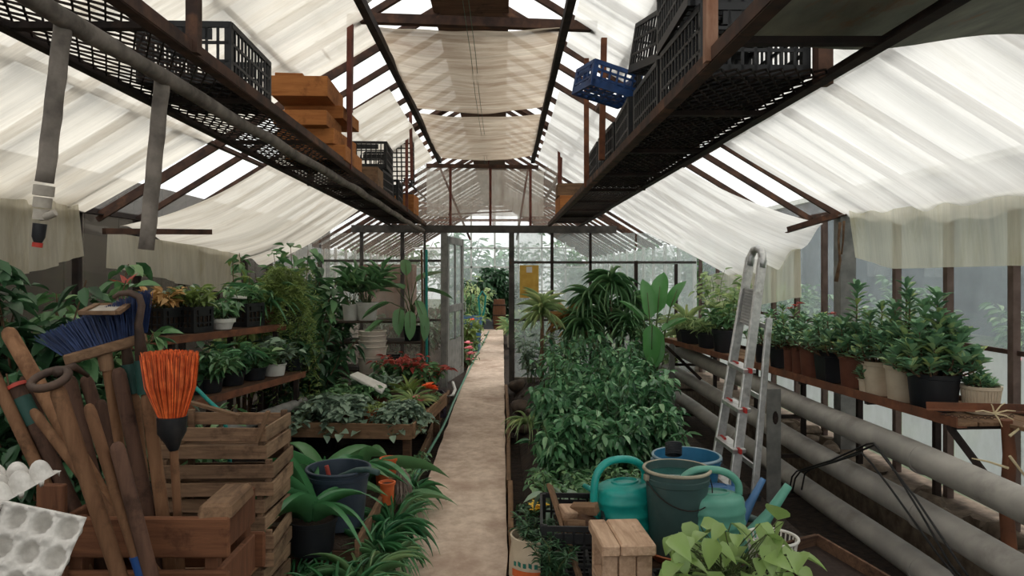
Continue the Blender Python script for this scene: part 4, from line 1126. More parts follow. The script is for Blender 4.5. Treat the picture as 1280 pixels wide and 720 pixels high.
def stems_and_leaves(root, z0, nst, height, spread, nleaf, L, W, mat, tmpl=None, seed=0, lean=.5, start=.25, pitch=(-.5, .5), smat=None, stem_r=.005, base_r=.05, curve=.5, tipfill=.0, jitter=.25, ell=(1, 1), name='foliage', droopy=0):
    rnd = random.Random(seed); tmpl = tmpl or T_OVAL; specs = []
    mb = MB(); lines = []
    for s_ in range(nst):
        a = 2 * PI * (s_ + rnd.uniform(-.3, .3)) / nst; rr = base_r * rnd.random() ** .5
        out = spread * rnd.uniform(.25, 1.0); hh = height * rnd.uniform(.65, 1.05) * (1 - .25 * (out / max(spread, 1e-4)) ** 2)
        b0 = Vector((math.cos(a) * rr * ell[0], math.sin(a) * rr * ell[1], z0)); pts_ = []
        for k in range(6):
            t = k / 5
            d = out * t ** (1 + curve)
            pts_.append(b0 + Vector((math.cos(a) * d * ell[0] + rnd.uniform(-1, 1) * .015 * k / 5, math.sin(a) * d * ell[1] + rnd.uniform(-1, 1) * .015 * k / 5, hh * t - droopy * t * t * t)))
        mb.tube(pts_, [stem_r * (1.1 - .7 * k / 5) for k in range(6)], 5, cap=False)
        lines.append(pts_)
    if nst: mb.build('stem', smat or MT['stem'], root, smooth='all')
    for i in range(nleaf):
        pts_ = lines[i % len(lines)]
        t = start + (1 - start) * rnd.random() ** (.8 - tipfill * .4)
        f = t * 5; k = min(int(f), 4); p = pts_[k].lerp(pts_[k + 1], f - k)
        yaw = rnd.uniform(0, 2 * PI); q = rnd.uniform(.65, 1.15)
        off = rnd.random() * jitter * L
        p = p + Vector((-math.sin(yaw), math.cos(yaw), rnd.uniform(-.5, .5))) * off
        specs.append((p.x, p.y, p.z, yaw, rnd.uniform(*pitch), rnd.uniform(-.5, .5), L * q, W * q))
    return foliage(root, specs, tmpl, mat, name)
def plant(name, label, cat, base, group=None, yaw=0): return thing(name, label, cat, base, yaw, group)

def strap_leaves(root, z0, n, length, width, mat, pitch=(.5, 1.3), tmpl=None, seed=0, parts=False, base_r=.02, name='leaf', lvar=.3):
    rnd = random.Random(seed); tmpl = tmpl or T_STRAP; specs = []
    for i in range(n):
        yaw = 2 * PI * i * .382 + rnd.uniform(-.2, .2); q = rnd.uniform(1 - lvar, 1)
        specs.append((-math.sin(yaw) * base_r, math.cos(yaw) * base_r, z0, yaw, rnd.uniform(*pitch), rnd.uniform(-.25, .25), length * q, width * rnd.uniform(.8, 1.1)))
    if parts:
        for s_ in specs: link(name, leaf_mesh(name, [s_], tmpl), mat, root, smooth='all')
    else: foliage(root, specs, tmpl, mat)
def succulent(root, z0, stems, mat, seed=0, L=.06, W=.024, spread=.1, rows=1.0):
    """upright stems ringed with fleshy leaves and a rosette tip; stems = list of heights"""
    rnd = random.Random(seed); specs = []; mb = MB()
    for i, h in enumerate(stems):
        a = 2 * PI * i * .382 + rnd.uniform(-.3, .3); r = spread * math.sqrt((i + .5) / len(stems))
        b = Vector((math.cos(a) * r * .6, math.sin(a) * r * .6, z0)); tip = Vector((math.cos(a) * r * 1.25, math.sin(a) * r * 1.25, z0 + h))
        mid = b.lerp(tip, .5) + Vector((math.cos(a), math.sin(a), 0)) * r * .15
        mb.tube([b, mid, tip], [.006, .005, .003], 6, cap=False)
        nr = max(6, int(h / .013 * rows))
        for k in range(nr):
            t = .22 + .78 * k / nr; p = (b * (1 - t) ** 2 + mid * 2 * t * (1 - t) + tip * t * t)
            yaw = k * 2.4 + rnd.uniform(-.2, .2); pit = .15 + .75 * t ** 2 + rnd.uniform(-.15, .15)
            q = rnd.uniform(.8, 1.1) * (1 - .25 * t)
            specs.append((p.x, p.y, p.z, yaw, pit, rnd.uniform(-.2, .2), L * q, W * q))
        for k in range(9):
            specs.append((tip.x, tip.y, tip.z, k * .7, rnd.uniform(.4, 1.2), 0, L * rnd.uniform(.5, .85), W * .8))
    mb.build('stem', MT['bark'], root, smooth='all')
    foliage(root, specs, T_SPOON, mat)
def blooms(root, pts, mat, r=.03, n=7, name='flower', seed=0):
    rnd = random.Random(seed)
    for p in pts:
        specs = [(p[0], p[1], p[2], 2 * PI * k / n + rnd.uniform(-.2, .2), rnd.uniform(.1, .7), 0, r, r * .75) for k in range(n)]
        link(name, leaf_mesh(name, specs, T_SPOON), mat, root, smooth='all')
# ------------------------------------------------------------------ succulent row
def shelf_front(Y): return 2.459 - .073 * Y
def shelf_pos(px, off=.1):
    Y = 900 * (2.459 + off) / (px - 628 + 65.7)
    t_ = (Y - SA.y) / (SB.y - SA.y)
    return Vector(((px - 628) / 900 * Y, Y, SA.z + (SB.z - SA.z) * t_ + .002))
def succ(px, wpx, hpx, mat, label, stems, off=.1, seed=0, ribs=0, L=.06, W=.024, spread=None, square=False, flower=None, taper=.78, lm='leaf_succ', group=None):
    b = shelf_pos(px, off); s = b.y / 900
    root = plant('potted_succulent', label, 'potted plant', b, group)
    r = wpx * s / 2; h = hpx * s
    z0 = add_pot(root, r, h, MT[mat], taper, ribs, square=square)
    stems = list(stems) + [q * .62 for q in stems] + [q * .4 for q in stems]
    succulent(root, z0, stems, MT[lm], seed, L * 1.3, W * 1.45, (spread or r * .8) * 1.05, 1.25)
    if flower: blooms(root, [(0.03 * k, -.02 * k, z0 + max(stems) + .03 + .02 * k) for k in range(flower[1])], MT[flower[0]], .035, 9, seed=seed)
    return root
succ(1226, 46, 34, 'pot_cream', 'small spiky succulent in a ribbed cream pot at the shelf end', [.05, .04, .035, .07], .30, 1, 36, .055, .016, .05)
succ(1167, 61, 45, 'pot_black', 'bushy tall succulents in the widest black pot on the shelf', [.42, .36, .30, .22, .18, .25, .16, .20, .28, .14, .18, .15], .13, 2, L=.085, W=.034, spread=.17, taper=.84)
succ(1128, 42, 46, 'pot_cream', 'leggy tall succulent in a cream pot next to the widest black pot', [.46, .34, .40, .22, .18, .24], .12, 3, L=.07, W=.024, spread=.10)
succ(1097, 36, 42, 'pot_cream', 'succulent in a narrow cream pot next to the leggy one', [.34, .28, .22, .20, .16, .14], .11, 4, L=.065, W=.024, spread=.11)
succ(1082, 18, 18, 'pot_cream', 'tiny succulent in the smallest cream pot at the shelf edge', [.08, .10, .06], .07, 5, L=.05, W=.02, spread=.04)
succ(1066, 34, 40, 'pot_brown', 'dark succulent with one tall paddle shoot in a brown pot', [.44, .22, .18, .14, .20], .13, 6, L=.08, W=.03, spread=.13)
succ(1040, 38, 38, 'pot_black', 'tree-like succulent with bare crooked stems in a square black pot', [.20, .24, .22, .18, .21, .16, .2, .23, .19], .12, 7, L=.06, W=.022, spread=.19, square=True, flower=('flower_red', 1))
succ(1016, 34, 38, 'pot_brown', 'round succulent bush in a tall brown pot with a wide rim', [.22, .20, .16, .18, .15, .2], .13, 8, L=.06, W=.022, spread=.15)
succ(998, 18, 32, 'pot_brown', 'upright succulent in a slim brown pot beside the wide rimmed one', [.24, .18, .16, .12], .12, 9, L=.06, W=.02, spread=.10)
succ(988, 18, 31, 'pot_brown', 'red flowering succulent in a slim brown pot', [.27, .22, .18, .16, .14], .11, 10, L=.06, W=.02, spread=.12, flower=('flower_red', 3))
succ(973, 24, 28, 'pot_black', 'feathery succulent bush in a black pot beside the slim brown ones', [.30, .26, .22, .20, .24, .18, .16], .12, 11, L=.06, W=.018, spread=.17)
succ(953, 20, 24, 'pot_black', 'low succulent in a small black pot behind the stepladder rail', [.16, .2, .14, .12], .16, 12, L=.06, W=.02, spread=.12)
# farther along the shelf
def shelf_bush(px, wpx, hpx, mat, label, nst, ht, sp, nl, L, W, lm, tm, off=.15, seed=0, pitch=(-.5, .6), square=False):
    b = shelf_pos(px, off); s = b.y / 900
    root = plant('potted_plant', label, 'potted plant', b)
    z0 = add_pot(root, wpx * s / 2, hpx * s, MT[mat], square=square)
    stems_and_leaves(root, z0, nst, ht, sp, nl, L, W, MT[lm], tm, seed, pitch=pitch)
shelf_bush(905, 30, 28, 'pot_black', 'dark leaved bush in a black pot just behind the stepladder', 9, .26, .18, 160, .09, .04, 'leaf_mid', T_OVAL, .15, 21)
shelf_bush(884, 26, 20, 'pot_black', 'fluffy pale green fern in a black tub on the shelf', 14, .16, .26, 420, .11, .012, 'leaf_pale', T_FINE, .14, 22)
shelf_bush(862, 34, 18, 'pot_black', 'wispy pale fern in a wide black tray beside the banana plant', 14, .16, .26, 420, .12, .011, 'leaf_pale', T_FINE, .14, 23, square=True)
shelf_bush(914, 18, 26, 'pot_brown', 'tall yellow-green leafy plant at the glass behind the ferns', 7, .55, .2, 170, .11, .05, 'leaf_pale', T_OVAL, .34, 24)
shelf_bush(893, 18, 24, 'pot_brown', 'pale upright shrub at the glass between the ferns and the film flap', 7, .62, .2, 170, .10, .045, 'leaf_pale', T_LANCE, .36, 25)
# more foliage against the glass far down
def bedplant(name, label, px, py, Y, nst, ht, sp, nl, L, W, lm, tm=None, seed=0, zb=None, pitch=(-.6, .4), group=None, cat='plant', **kw):
    p = P(px, py, Y); b = Vector((p.x, Y, BED_R - .01 if zb is None else zb))
    root = plant(name, label, cat, b, group)
    stems_and_leaves(root, 0, nst, ht, sp, nl, L, W, MT[lm], tm, seed, pitch=pitch, **kw)
    return root
# pepper bed
row = [(5.05, 702, .46, .22), (5.05, 728, .50, .24), (5.15, 778, .50, .24), (5.3, 822, .52, .22), (5.75, 694, .58, .26), (5.8, 715, .68, .28), (5.8, 765, .70, .28), (5.95, 812, .72, .26),
       (6.6, 704, .78, .28), (6.6, 735, .86, .28), (6.7, 783, .84, .28), (7.4, 706, .86, .26), (7.5, 745, .92, .26), (7.4, 800, .8, .24)]
for k, (Y, px, ht, sp) in enumerate(row):
    where, grp = ('along the stones at the path side of the soil bed', 'pepper plants by the stones') if px < 707 else ('at the heating pipe side of the soil bed', 'pepper plants by the pipes') if px > 795 else ('in the back rows below the dracaena', 'pepper plants below the dracaena') if Y > 6.5 else ('in the middle of the soil bed above the ground cover', 'pepper plants above the ground cover')
    bedplant('pepper_plant', 'leafy green pepper plant ' + where, px, 600, Y, 13, ht, sp, 620 if Y < 6 else 420, .09 if k % 3 else .105, .043 if k % 3 else .036, 'leaf_pepper', T_OVAL if k % 2 else T_LANCE, 40 + k, pitch=(-1.0, .3), group=grp, start=.12, jitter=.45)
bedplant('ground_cover', 'small leaved dark ground cover at the foot of the pepper plants', 735, 640, 4.55, 26, .22, .20, 1500, .05, .028, 'leaf_mid', T_OVAL, 60, start=.1, jitter=.8, base_r=.24, ell=(1.1, .8))
bedplant('broad_leaf_seedling', 'small plant with drooping pale leaves and one yellow leaf beside the black crate', 690, 660, 4.0, 4, .42, .10, 11, .15, .062, 'leaf_grey', T_OVAL, 61, pitch=(-1.0, .1))
# taller ones at the partition
def dracaena(label, px, Y, heads, L, W, lm, n, seed, zb=.1, trunk=.022, name='dracaena', tm=None, pitch=(-.3, 1.1)):
    b = P(px, 500, Y); b.z = zb
    root = plant(name, label, 'plant', b); rnd = random.Random(seed)
    for i, (hpx, hpy) in enumerate(heads):
        t_ = P(hpx, hpy, Y) - b; t_.y += rnd.uniform(-.2, .2)
        mb = MB(); mb.tube([(0, 0, 0), (t_.x * .35, t_.y * .3, t_.z * .5), (t_.x, t_.y, t_.z)], [trunk, trunk * .85, trunk * .6], 7); mb.build('trunk', MT['bark'], root, smooth='all')
        specs = []
        for k in range(n):
            q = rnd.random()
            specs.append((t_.x, t_.y, t_.z - .12 * q + .03, k * 2.4 + rnd.uniform(-.3, .3), pitch[0] + (pitch[1] - pitch[0]) * (1 - q) + rnd.uniform(-.15, .15), rnd.uniform(-.2, .2), L * rnd.uniform(.7, 1.05), W))
        foliage(root, specs, tm or T_STRAP2, MT[lm])
    return root
dracaena('dark many-headed dracaena with drooping strap leaves at the partition', 762, 8.9, [(735, 372), (762, 352), (790, 375), (752, 398), (782, 405), (725, 402)], .46, .024, 'leaf_mid', 64, 71, tm=T_STRAP)
dracaena('spiky pale yucca on a thin bare trunk beside the doorway post', 677, 8.7, [(677, 385)], .34, .026, 'leaf_pale', 70, 72, trunk=.03, pitch=(-.2, 1.3))
dracaena('brownish dry palm head against the partition panes', 708, 9.3, [(706, 395), (716, 410)], .34, .02, 'leaf_dead', 34, 73, trunk=.02)
def bigleaf(name, label, base, leaves, mat, tmpl=None, zb=None, pot=None, stem_r=.008):
    """leaves: (px, py of leaf base, Y, yaw, pitch, L, W); each leaf is a part with its petiole"""
    root = plant(name, label, 'plant', base)
    z0 = 0
    if pot: z0 = add_pot(root, *pot)
    for i, (px, py, Y, yaw, pit, L, W) in enumerate(leaves):
        p = P(px, py, Y) - Vector(base)
        lf = link('leaf', leaf_mesh('leaf', [(0, 0, 0, yaw, pit, 0, L, W)], tmpl or T_PAD), MT[mat], root, smooth='all', loc=p)
        d = Vector((-math.sin(yaw) * math.cos(pit), math.cos(yaw) * math.cos(pit), math.sin(pit)))
        mb = MB(); mb.tube([Vector((0, 0, z0)) - p, (Vector((0, 0, z0)) - p) * .4 - d * .05 + Vector((0, 0, .03)), (0, 0, 0), d * L * .6], [stem_r, stem_r * .8, stem_r * .6, stem_r * .3], 6); mb.build('petiole', MT['stem'], lf, smooth='all')
    return root
bb_ = P(812, 480, 7.3); bb_.z = BED_R
bigleaf('banana_plant', 'banana plant with upright broad leaves beside the shelf end', bb_, [
    (812, 398, 7.25, 0.2, 1.35, .44, .16), (822, 392, 7.3, -.5, 1.3, .48, .19), (838, 385, 7.35, -1.0, 1.1, .36, .17), (815, 455 - 50, 7.1, 2.9, -1.35, .42, .17), (805, 402, 7.3, 1.2, .9, .34, .14), (828, 415, 7.25, -1.3, .6, .36, .15), (818, 410, 7.2, 3.3, -1.2, .40, .15)], 'leaf_banana', stem_r=.012)
bp = shelf_pos(846, .25)
dracaena('pale fan palm with stiff narrow leaves on the shelf behind the banana plant', 858, 7.9, [(858, 408)], .40, .03, 'leaf_pale', 22, 75, zb=bp.z, trunk=.015, name='fan_palm', pitch=(.3, 1.4))
for k, (px, Y, ht) in enumerate(((664, 9.4, .75), (700, 9.5, .7), (805, 8.6, 1.15), (835, 9.2, 1.0), (770, 8.2, .85))):
    bedplant('leafy_plant', ['thin grey-green plant behind the doorway post and the yucca', 'small shrub under the dry palm head', 'tall slim shrub between the dracaena and the banana plant', 'dense shrub at the far corner by the shelf', 'dark leafy plant right below the dracaena'][k], px, 500, Y, 9, ht, .25, 260, .10, .042, ['leaf_grey', 'leaf_fern', 'leaf_mid', 'leaf_pale', 'leaf_dark'][k], T_OVAL, 80 + k)
# stones at the bed edge
MT['stone'] = surf('brown_field_stone', rgb(62, 52, 45), rgb(96, 82, 71), .92, 9, bump=.6)
for k, (px, py, r) in enumerate(((648, 478, .13), (651, 505, .12), (654, 530, .14), (668, 512, .10), (664, 490, .12))):
    p = G(px, py + 8, .04); mb = MB(); mb.blob((0, 0, 0), (r, r * 1.15, r * .65), 12, k, .35)
    tag(mb.build('field_stone', MT['stone'], smooth='all', loc=(max(p.x, .09 + r * .9), p.y, .08)), 'rounded brown stone lining the bed edge along the path', 'stone', 'stones along the bed edge')
# small pots beside the path
def yflower():
    b = G(669, 664, .1); root = plant('potted_plant', 'black pot of small yellow flowers beside the path', 'potted plant', (b.x, b.y, .10))
    z0 = add_pot(root, .115, .11, MT['pot_black'], .85)
    stems_and_leaves(root, z0, 12, .06, .09, 110, .05, .02, MT['leaf_dark'], T_OVAL, 91, base_r=.05)
    rnd = random.Random(4); blooms(root, [(rnd.gauss(.01, .03), rnd.gauss(-.03, .03), z0 + rnd.uniform(.03, .08)) for _ in range(16)], MT['flower_yellow'], .022, 6)
yflower()
MT['tealpaint_s'] = surf('green_print', rgb(30, 104, 92), rgb(44, 122, 108), .7, 9, bump=0)
def sackpot():
    b = Vector((P(668, 700, 3.5).x, 3.5, .10)); root = plant('potted_plant', 'dark leafy plant in a pale paper sack with an orange and green print', 'potted plant', b)
    mb = MB(); mb.lathe([(.001, 0), (.10, 0), (.125, .03), (.122, .12), (.112, .19), (.118, .225), (.110, .228), (.104, .18), (.001, .17)], 22); mb.build('sack', MT['pot_cream'], root, smooth=True)
    for nm_, z_, h_, mt_ in (('print_band', .055, .035, 'pot_orange'), ('print_letters', .105, .022, 'tealpaint_s')):
        mb = MB(); a0 = -2.6
        if nm_ == 'print_band': mb.grid(lambda u, v: ((.1265) * math.cos(a0 + u * 1.5), .1265 * math.sin(a0 + u * 1.5), z_ + h_ * v), 12, 1)
        else:
            for q in range(6): mb.grid(lambda u, v, q=q: (.1265 * math.cos(a0 + .1 + q * .22 + u * .13), .1265 * math.sin(a0 + .1 + q * .22 + u * .13), z_ + h_ * v + .006 * (q % 2) * (1 - u)), 2, 1)
        mb.build(nm_, MT[mt_], root)['kind'] = 'stuff'
    z0 = .17
    stems_and_leaves(root, z0, 9, .14, .14, 300, .045, .014, MT['leaf_dark'], T_LANCE, 92, base_r=.04, pitch=(-.3, .8))
    b2 = Vector((P(690, 716, 3.3).x, 3.2, .10)); r2 = plant('potted_plant', 'small fir-like dark plant in a brown pot in front of the leaning board', 'potted plant', b2)
    z0 = add_pot(r2, .06, .11, MT['pot_brown'], .8)
    stems_and_leaves(r2, z0, 7, .24, .10, 420, .05, .010, MT['leaf_dark'], T_FINE, 93, base_r=.02, pitch=(-.2, .8))
sackpot()
# black crate with wood scraps, leaning board
bc = crate('black crate full of wood offcuts behind the wooden stool', (P(722, 700, 3.5).x - .03, 3.5, .17), PI / 2 - .05, .50, .30, .28)
for k, (px, py, Y, L, w_, h_, a, b_, mt, lb) in enumerate(((718, 640, 3.48, .16, .07, .05, .5, .4, 'stoolwood', 'pale offcut block sticking up from the crate of scraps'), (731, 636, 3.45, .13, .05, .05, -.5, .2, 'wood_x', 'square offcut block beside the turquoise can'),
                                            (728, 655, 3.40, .18, .10, .04, .2, -.3, 'wood_x', 'flat brown offcut on top of the scrap crate'), (740, 655, 3.42, .16, .08, .05, .9, .5, 'oldwood', 'curled dark bark piece in the scrap crate'), (714, 662, 3.5, .2, .06, .04, 1.2, .3, 'stoolwood', 'thin pale lath lying in the scrap crate'))):
    mb = MB(); mb.box((0, 0, 0), (L, w_, h_)); p = P(px, py, Y)
    tag(mb.build('wood_offcut', MT[mt], loc=p, rot=(b_, a * .3, a), bevel=.004), lb, 'wood offcut')
mb = MB(); p0, p1 = P(687, 606, 3.55), P(732, 745, 3.15); mb.bar(p0, p1, .045, .018, (1, -.6, .2)); tag(mb.build('leaning_board', MT['wood_z'], bevel=.003), 'narrow board leaning on the crate of wood offcuts', 'board')
mb = MB(); mb.tube([P(730, 607, 3.7), P(741, 613, 3.65), P(750, 620, 3.6)], [.012, .016, .02], 10); tag(mb.build('nozzle', MT['teal'], smooth='all'), 'turquoise spout tip poking out beside the watering can handle', 'nozzle')
# foreground pothos in a black crate
fc = crate('black crate holding the bright pothos plant', (P(905, 720, 2.9).x, 2.86, .14), .08, .54, .34, .22)
po = plant('pothos_plant', 'bright yellow-green pothos spilling over the black crate', 'potted plant', (P(905, 720, 2.9).x, 2.86, .165))
z0 = add_pot(po, .13, .17, MT['pot_black'], .85)
rnd = random.Random(12)
for k in range(90):
    px, py = rnd.uniform(836, 1000), rnd.uniform(650, 730)
    if px < 860 and py < 668: py += 25
    if k == 0: px, py = 972, 650
    if k == 1: px, py = 876, 676
    Y = rnd.uniform(2.62, 3.0)
    p = P(px, py, Y) - Vector(po.location)
    yaw = PI + rnd.uniform(-1.5, 1.5); pit = rnd.uniform(-1.1, .15); L = rnd.uniform(.075, .12)
    if k < 2: yaw, pit, L = 2.6 + k, 1.0, .14
    lf = link('leaf', leaf_mesh('leaf', [(0, 0, 0, yaw, pit, rnd.uniform(-.4, .4), L, L * .72)], T_HEART), MT['leaf_pothos'], po, smooth='all', loc=p)
    mb = MB(); s0 = Vector((rnd.gauss(0, .04), rnd.gauss(0, .04), z0)) - p
    mb.tube([s0, s0 * .5 + Vector((0, 0, .05)), (0, 0, 0)], [.003, .0028, .002], 5); mb.build('petiole', MT['stem'], lf)
# white lattice basket
wbk = thing('lattice_basket', 'white plastic lattice basket holding yellow peelings beside the pothos', 'basket', P(965, 706, 3.12))
mb = MB()
for k in range(30):
    a = 2 * PI * k / 30; mb.bar((.085 * math.cos(a), .085 * math.sin(a), 0), (.105 * math.cos(a), .105 * math.sin(a), .12), .006, .004)
for z, r in ((.0, .085), (.04, .092), (.08, .098)): mb.tube([(r * math.cos(2 * PI * k / 28), r * math.sin(2 * PI * k / 28), z) for k in range(28)], .003, 5, closed=True)
mb.build('lattice', MT['pot_white'], wbk)['kind'] = 'stuff'
mb = MB(); mb.tube([(.107 * math.cos(2 * PI * k / 28), .107 * math.sin(2 * PI * k / 28), .12) for k in range(28)], .007, 8, closed=True); mb.build('rim', MT['pot_white'], wbk, smooth='all')
MB().lathe([(.001, .0), (.084, .0)], 24).build('base', MT['pot_white'], wbk)
for k, (x, y) in enumerate(((-.03, -.02), (.02, -.03), (0, .03))):
    mb = MB(); mb.box((0, 0, 0), (.06, .03, .02)); tag(mb.build('peeling', MT['flower_yellow'], loc=P(965, 706, 3.12) + Vector((x, y, .075 + .014 * k)), rot=(.2, .3, k)), 'yellow orange peeling in the lattice basket', 'peeling', 'peelings in the basket')
# dark tray in the corner
tb = Vector((P(1030, 720, 3.0).x, 2.95, .34)); tr = thing('wooden_tray', 'dark shallow wooden tray tilted beside the lowest heating pipe', 'tray', tb, .35, rot=(.18, 0, .5))
mb = MB(); mb.box((0, 0, 0), (.36, .42, .012)); mb.build('tray_floor', MT['shedwood'], tr)
for s_ in (-1, 1):
    mb = MB(); mb.box((s_ * .18, 0, .025), (.014, .42, .06)); mb.build('long_edge', MT['oldwood'], tr)
    mb = MB(); mb.box((0, s_ * .21, .025), (.346, .014, .06)); mb.build('short_edge', MT['oldwood'], tr)
mb = MB(); mb.box((tb.x, 2.95, .155), (.30, .34, .28)); tag(mb.build('wooden_block', MT['oldwood'], bevel=.006), 'rough dark block under the shallow wooden tray', 'wood block')
mb = MB()
MT['bedlitter'] = MT['litter']
# litter in film
litter('orange-brown dead leaves caught in the film edge above the succulent shelf', [P(1182, 254, 4.15), P(1215, 249, 3.95), P(1262, 236, 3.72)], 130, 5)
litter('brown dead leaves lying in the sagging film above the banana plant', [P(880, 345, 8.8), P(905, 343, 8.3), P(925, 328, 7.9)], 80, 6)
# chain-like dry vine on the concrete post
mb = MB(); mb.tube([P(1050, 278, 5.5), P(1048, 300, 5.5), P(1050, 325, 5.5), P(1045, 352, 5.5)], [.012, .008, .011, .016], 7); mb.tube([P(1055, 276, 5.5), P(1054, 300, 5.5), P(1052, 318, 5.5)], [.01, .007, .006], 7)
tag(mb.build('dry_vine', MT['bark'], smooth='all'), 'dark dry vine stub dangling at the grey concrete post', 'vine')
# ------------------------------------------------------------------ tool box and tools
TBX0, TBX1, TBY0, TBY1, TBZ = -1.37, -.86, 2.22, 2.55, .845
tb = thing('tool_crate', 'tall plank crate full of garden tools', 'crate', ((TBX0 + TBX1) / 2, (TBY0 + TBY1) / 2, 0))
MT['redwood'] = wood('reddish_crate_wood', rgb(92, 58, 40), rgb(128, 86, 60), 'x', vary=.12, dark=rgb(52, 30, 20))
MT['redwood_z'] = wood('reddish_crate_wood_upright', rgb(84, 54, 38), rgb(114, 76, 54), 'z', vary=.12, dark=rgb(52, 30, 20))
for k in range(5):
    zt = TBZ - k * .165
    for y in ((TBY0, TBY1) if k else (TBY0,)):
        mb = MB(); mb.box(((TBX0 + TBX1) / 2 + .01, y, zt - .062), (TBX1 - TBX0 + .02, .022, .125)); mb.build('plank', MT['redwood'], tb, world=True, bevel=.006)
    for x in (TBX0 + .02, TBX1 - .02):
        mb = MB(); mb.box((x, (TBY0 + TBY1) / 2, zt - .062), (.022, TBY1 - TBY0 - .03, .125)); mb.build('end_plank', MT['redwood_z'], tb, world=True, bevel=.004)
for x in (TBX0 + .045, TBX1 - .045):
    for y in (TBY0 + .035, TBY1 - .035):
        mb = MB(); mb.box((x, y, TBZ / 2), (.04, .04, TBZ - .02)); mb.build('corner_post', MT['redwood_z'], tb, world=True, bevel=.003)
mb = MB(); mb.box((TBX1 - .035, TBY0 + .12, TBZ + .012), (.11, .26, .05), Rz(.05), .86); mb.build('end_cap', MT['wood_y'], tb, world=True, bevel=.01)
mb = MB(); mb.box((TBX0 + .0, TBY0 - .03, (TBZ + .11) / 2), (.085, .024, TBZ + .11)); mb.build('front_post', MT['redwood_z'], tb, world=True, bevel=.004)

MT['handle'] = wood('worn_tool_handle', rgb(106, 74, 52), rgb(142, 106, 78), 'z', vary=.22, scale=6)
MT['handle_dk'] = wood('dark_tool_handle', rgb(64, 46, 38), rgb(98, 72, 58), 'z', vary=.2, scale=6)
MT['iron'] = surf('dull_tool_iron', rgb(62, 50, 44), rgb(96, 76, 64), .65, 12, metal=.3, bump=.3)
MT['sleeve'] = surf('dark_green_sleeve', rgb(22, 56, 50), rgb(32, 72, 64), .6, 8)
def handle(root, p0, p1, r0, r1=None, mat='handle', round_top=True):
    p0, p1 = Vector(p0), Vector(p1); r1 = r1 or r0
    d = (p1 - p0).normalized()
    pts_ = [p0 - d * 0 , p0 + d * .008, p0 + d * .025, p0.lerp(p1, .33), p0.lerp(p1, .66), p1]
    rs_ = [r0 * .45, r0 * .8, r0, r0 + (r1 - r0) * .33, r0 + (r1 - r0) * .66, r1]
    mb = MB(); mb.tube(pts_, rs_, 12); return mb.build('handle', MT[mat], root, smooth=True, world=True)
def ext(a, b, z):
    a, b = Vector(a), Vector(b); t_ = (z - a.z) / (b.z - a.z); return a.lerp(b, t_)
def tool(name, label, a, b, r, mat='handle', zb=.05, cat='garden tool', r1=None):
    """a, b: two points on the axis (top first)"""
    e = ext(a, b, zb); root = thing(name, label, cat, (e.x, e.y, zb)); handle(root, a, e, r, r1, mat)
    return root, (Vector(b) - Vector(a)).normalized(), e
tool('garden_tool', 'stout rounded shovel handle leaning outwards at the crate corner by the egg trays', P(8, 411, 2.50), P(85, 545, 2.44), .026)
tool('garden_tool', 'light brown hoe shaft along the crate corner post', P(-14, 455, 2.40), P(60, 612, 2.36), .020)
r_, d_, e_ = tool('garden_tool', 'dark shafted tool with a green sleeve and red ring at its end', P(18, 478, 2.42), P(76, 600, 2.40), .024, 'handle_dk')
mb = MB(); a_ = P(27, 497, 2.42); mb.tube([a_, a_ + d_ * .10], .029, 12); mb.build('sleeve', MT['sleeve'], r_, smooth=True, world=True)
mb = MB(); a_ = P(20, 480, 2.42); mb.tube([a_, a_ + d_ * .012], .030, 12); mb.build('ring', surf('red_ring', rgb(170, 62, 50), rgb(186, 76, 62), .6, 5), r_, smooth=True, world=True)
# pick with ring head
r_, d_, e_ = tool('pickaxe', 'pick with an iron eye head, its long handle in front of the crate', P(70, 482, 2.13), P(148, 716, 2.12), .0225, zb=.03)
c = P(62, 474, 2.13); mb = MB(); mb.tube([c + Vector((.052 * math.cos(a), .03 * math.sin(a), .022 * math.sin(a) + .008 * math.cos(a))) for a in [2 * PI * k / 20 for k in range(20)]], .013, 8, closed=True); mb.build('eye', MT['iron'], r_, smooth='all', world=True)
mb = MB(); mb.tube([P(70, 466, 2.13), P(92, 458, 2.2), P(110, 470, 2.28)], [.014, .012, .006], 8); mb.build('pick_blade', MT['iron'], r_, smooth='all', world=True)
tool('garden_tool', 'thin rake shaft crossing behind the pick handle', P(40, 512, 2.36), P(104, 596, 2.33), .016, 'handle')
r_, d_, e_ = tool('garden_tool', 'slim reddish hoe shaft in front of the crate planks with a blue tip', P(110, 505, 2.10), P(172, 700, 2.12), .0165, zb=.03)
mb = MB(); a_ = P(170, 694, 2.12); mb.tube([a_, a_ + d_ * .08], .019, 10); mb.build('tip_band', MT['blueplastic'], r_, smooth=True, world=True)
tool('garden_tool', 'grey-brown blunt ended shaft right next to the blue tipped one', P(145, 553, 2.10), P(188, 716, 2.12), .021, 'handle_dk', zb=.03)
tool('garden_tool', 'blunt rounded spade handle between the push broom and the fork', P(147, 460, 2.34), P(186, 645, 2.36), .0225, 'handle_dk')
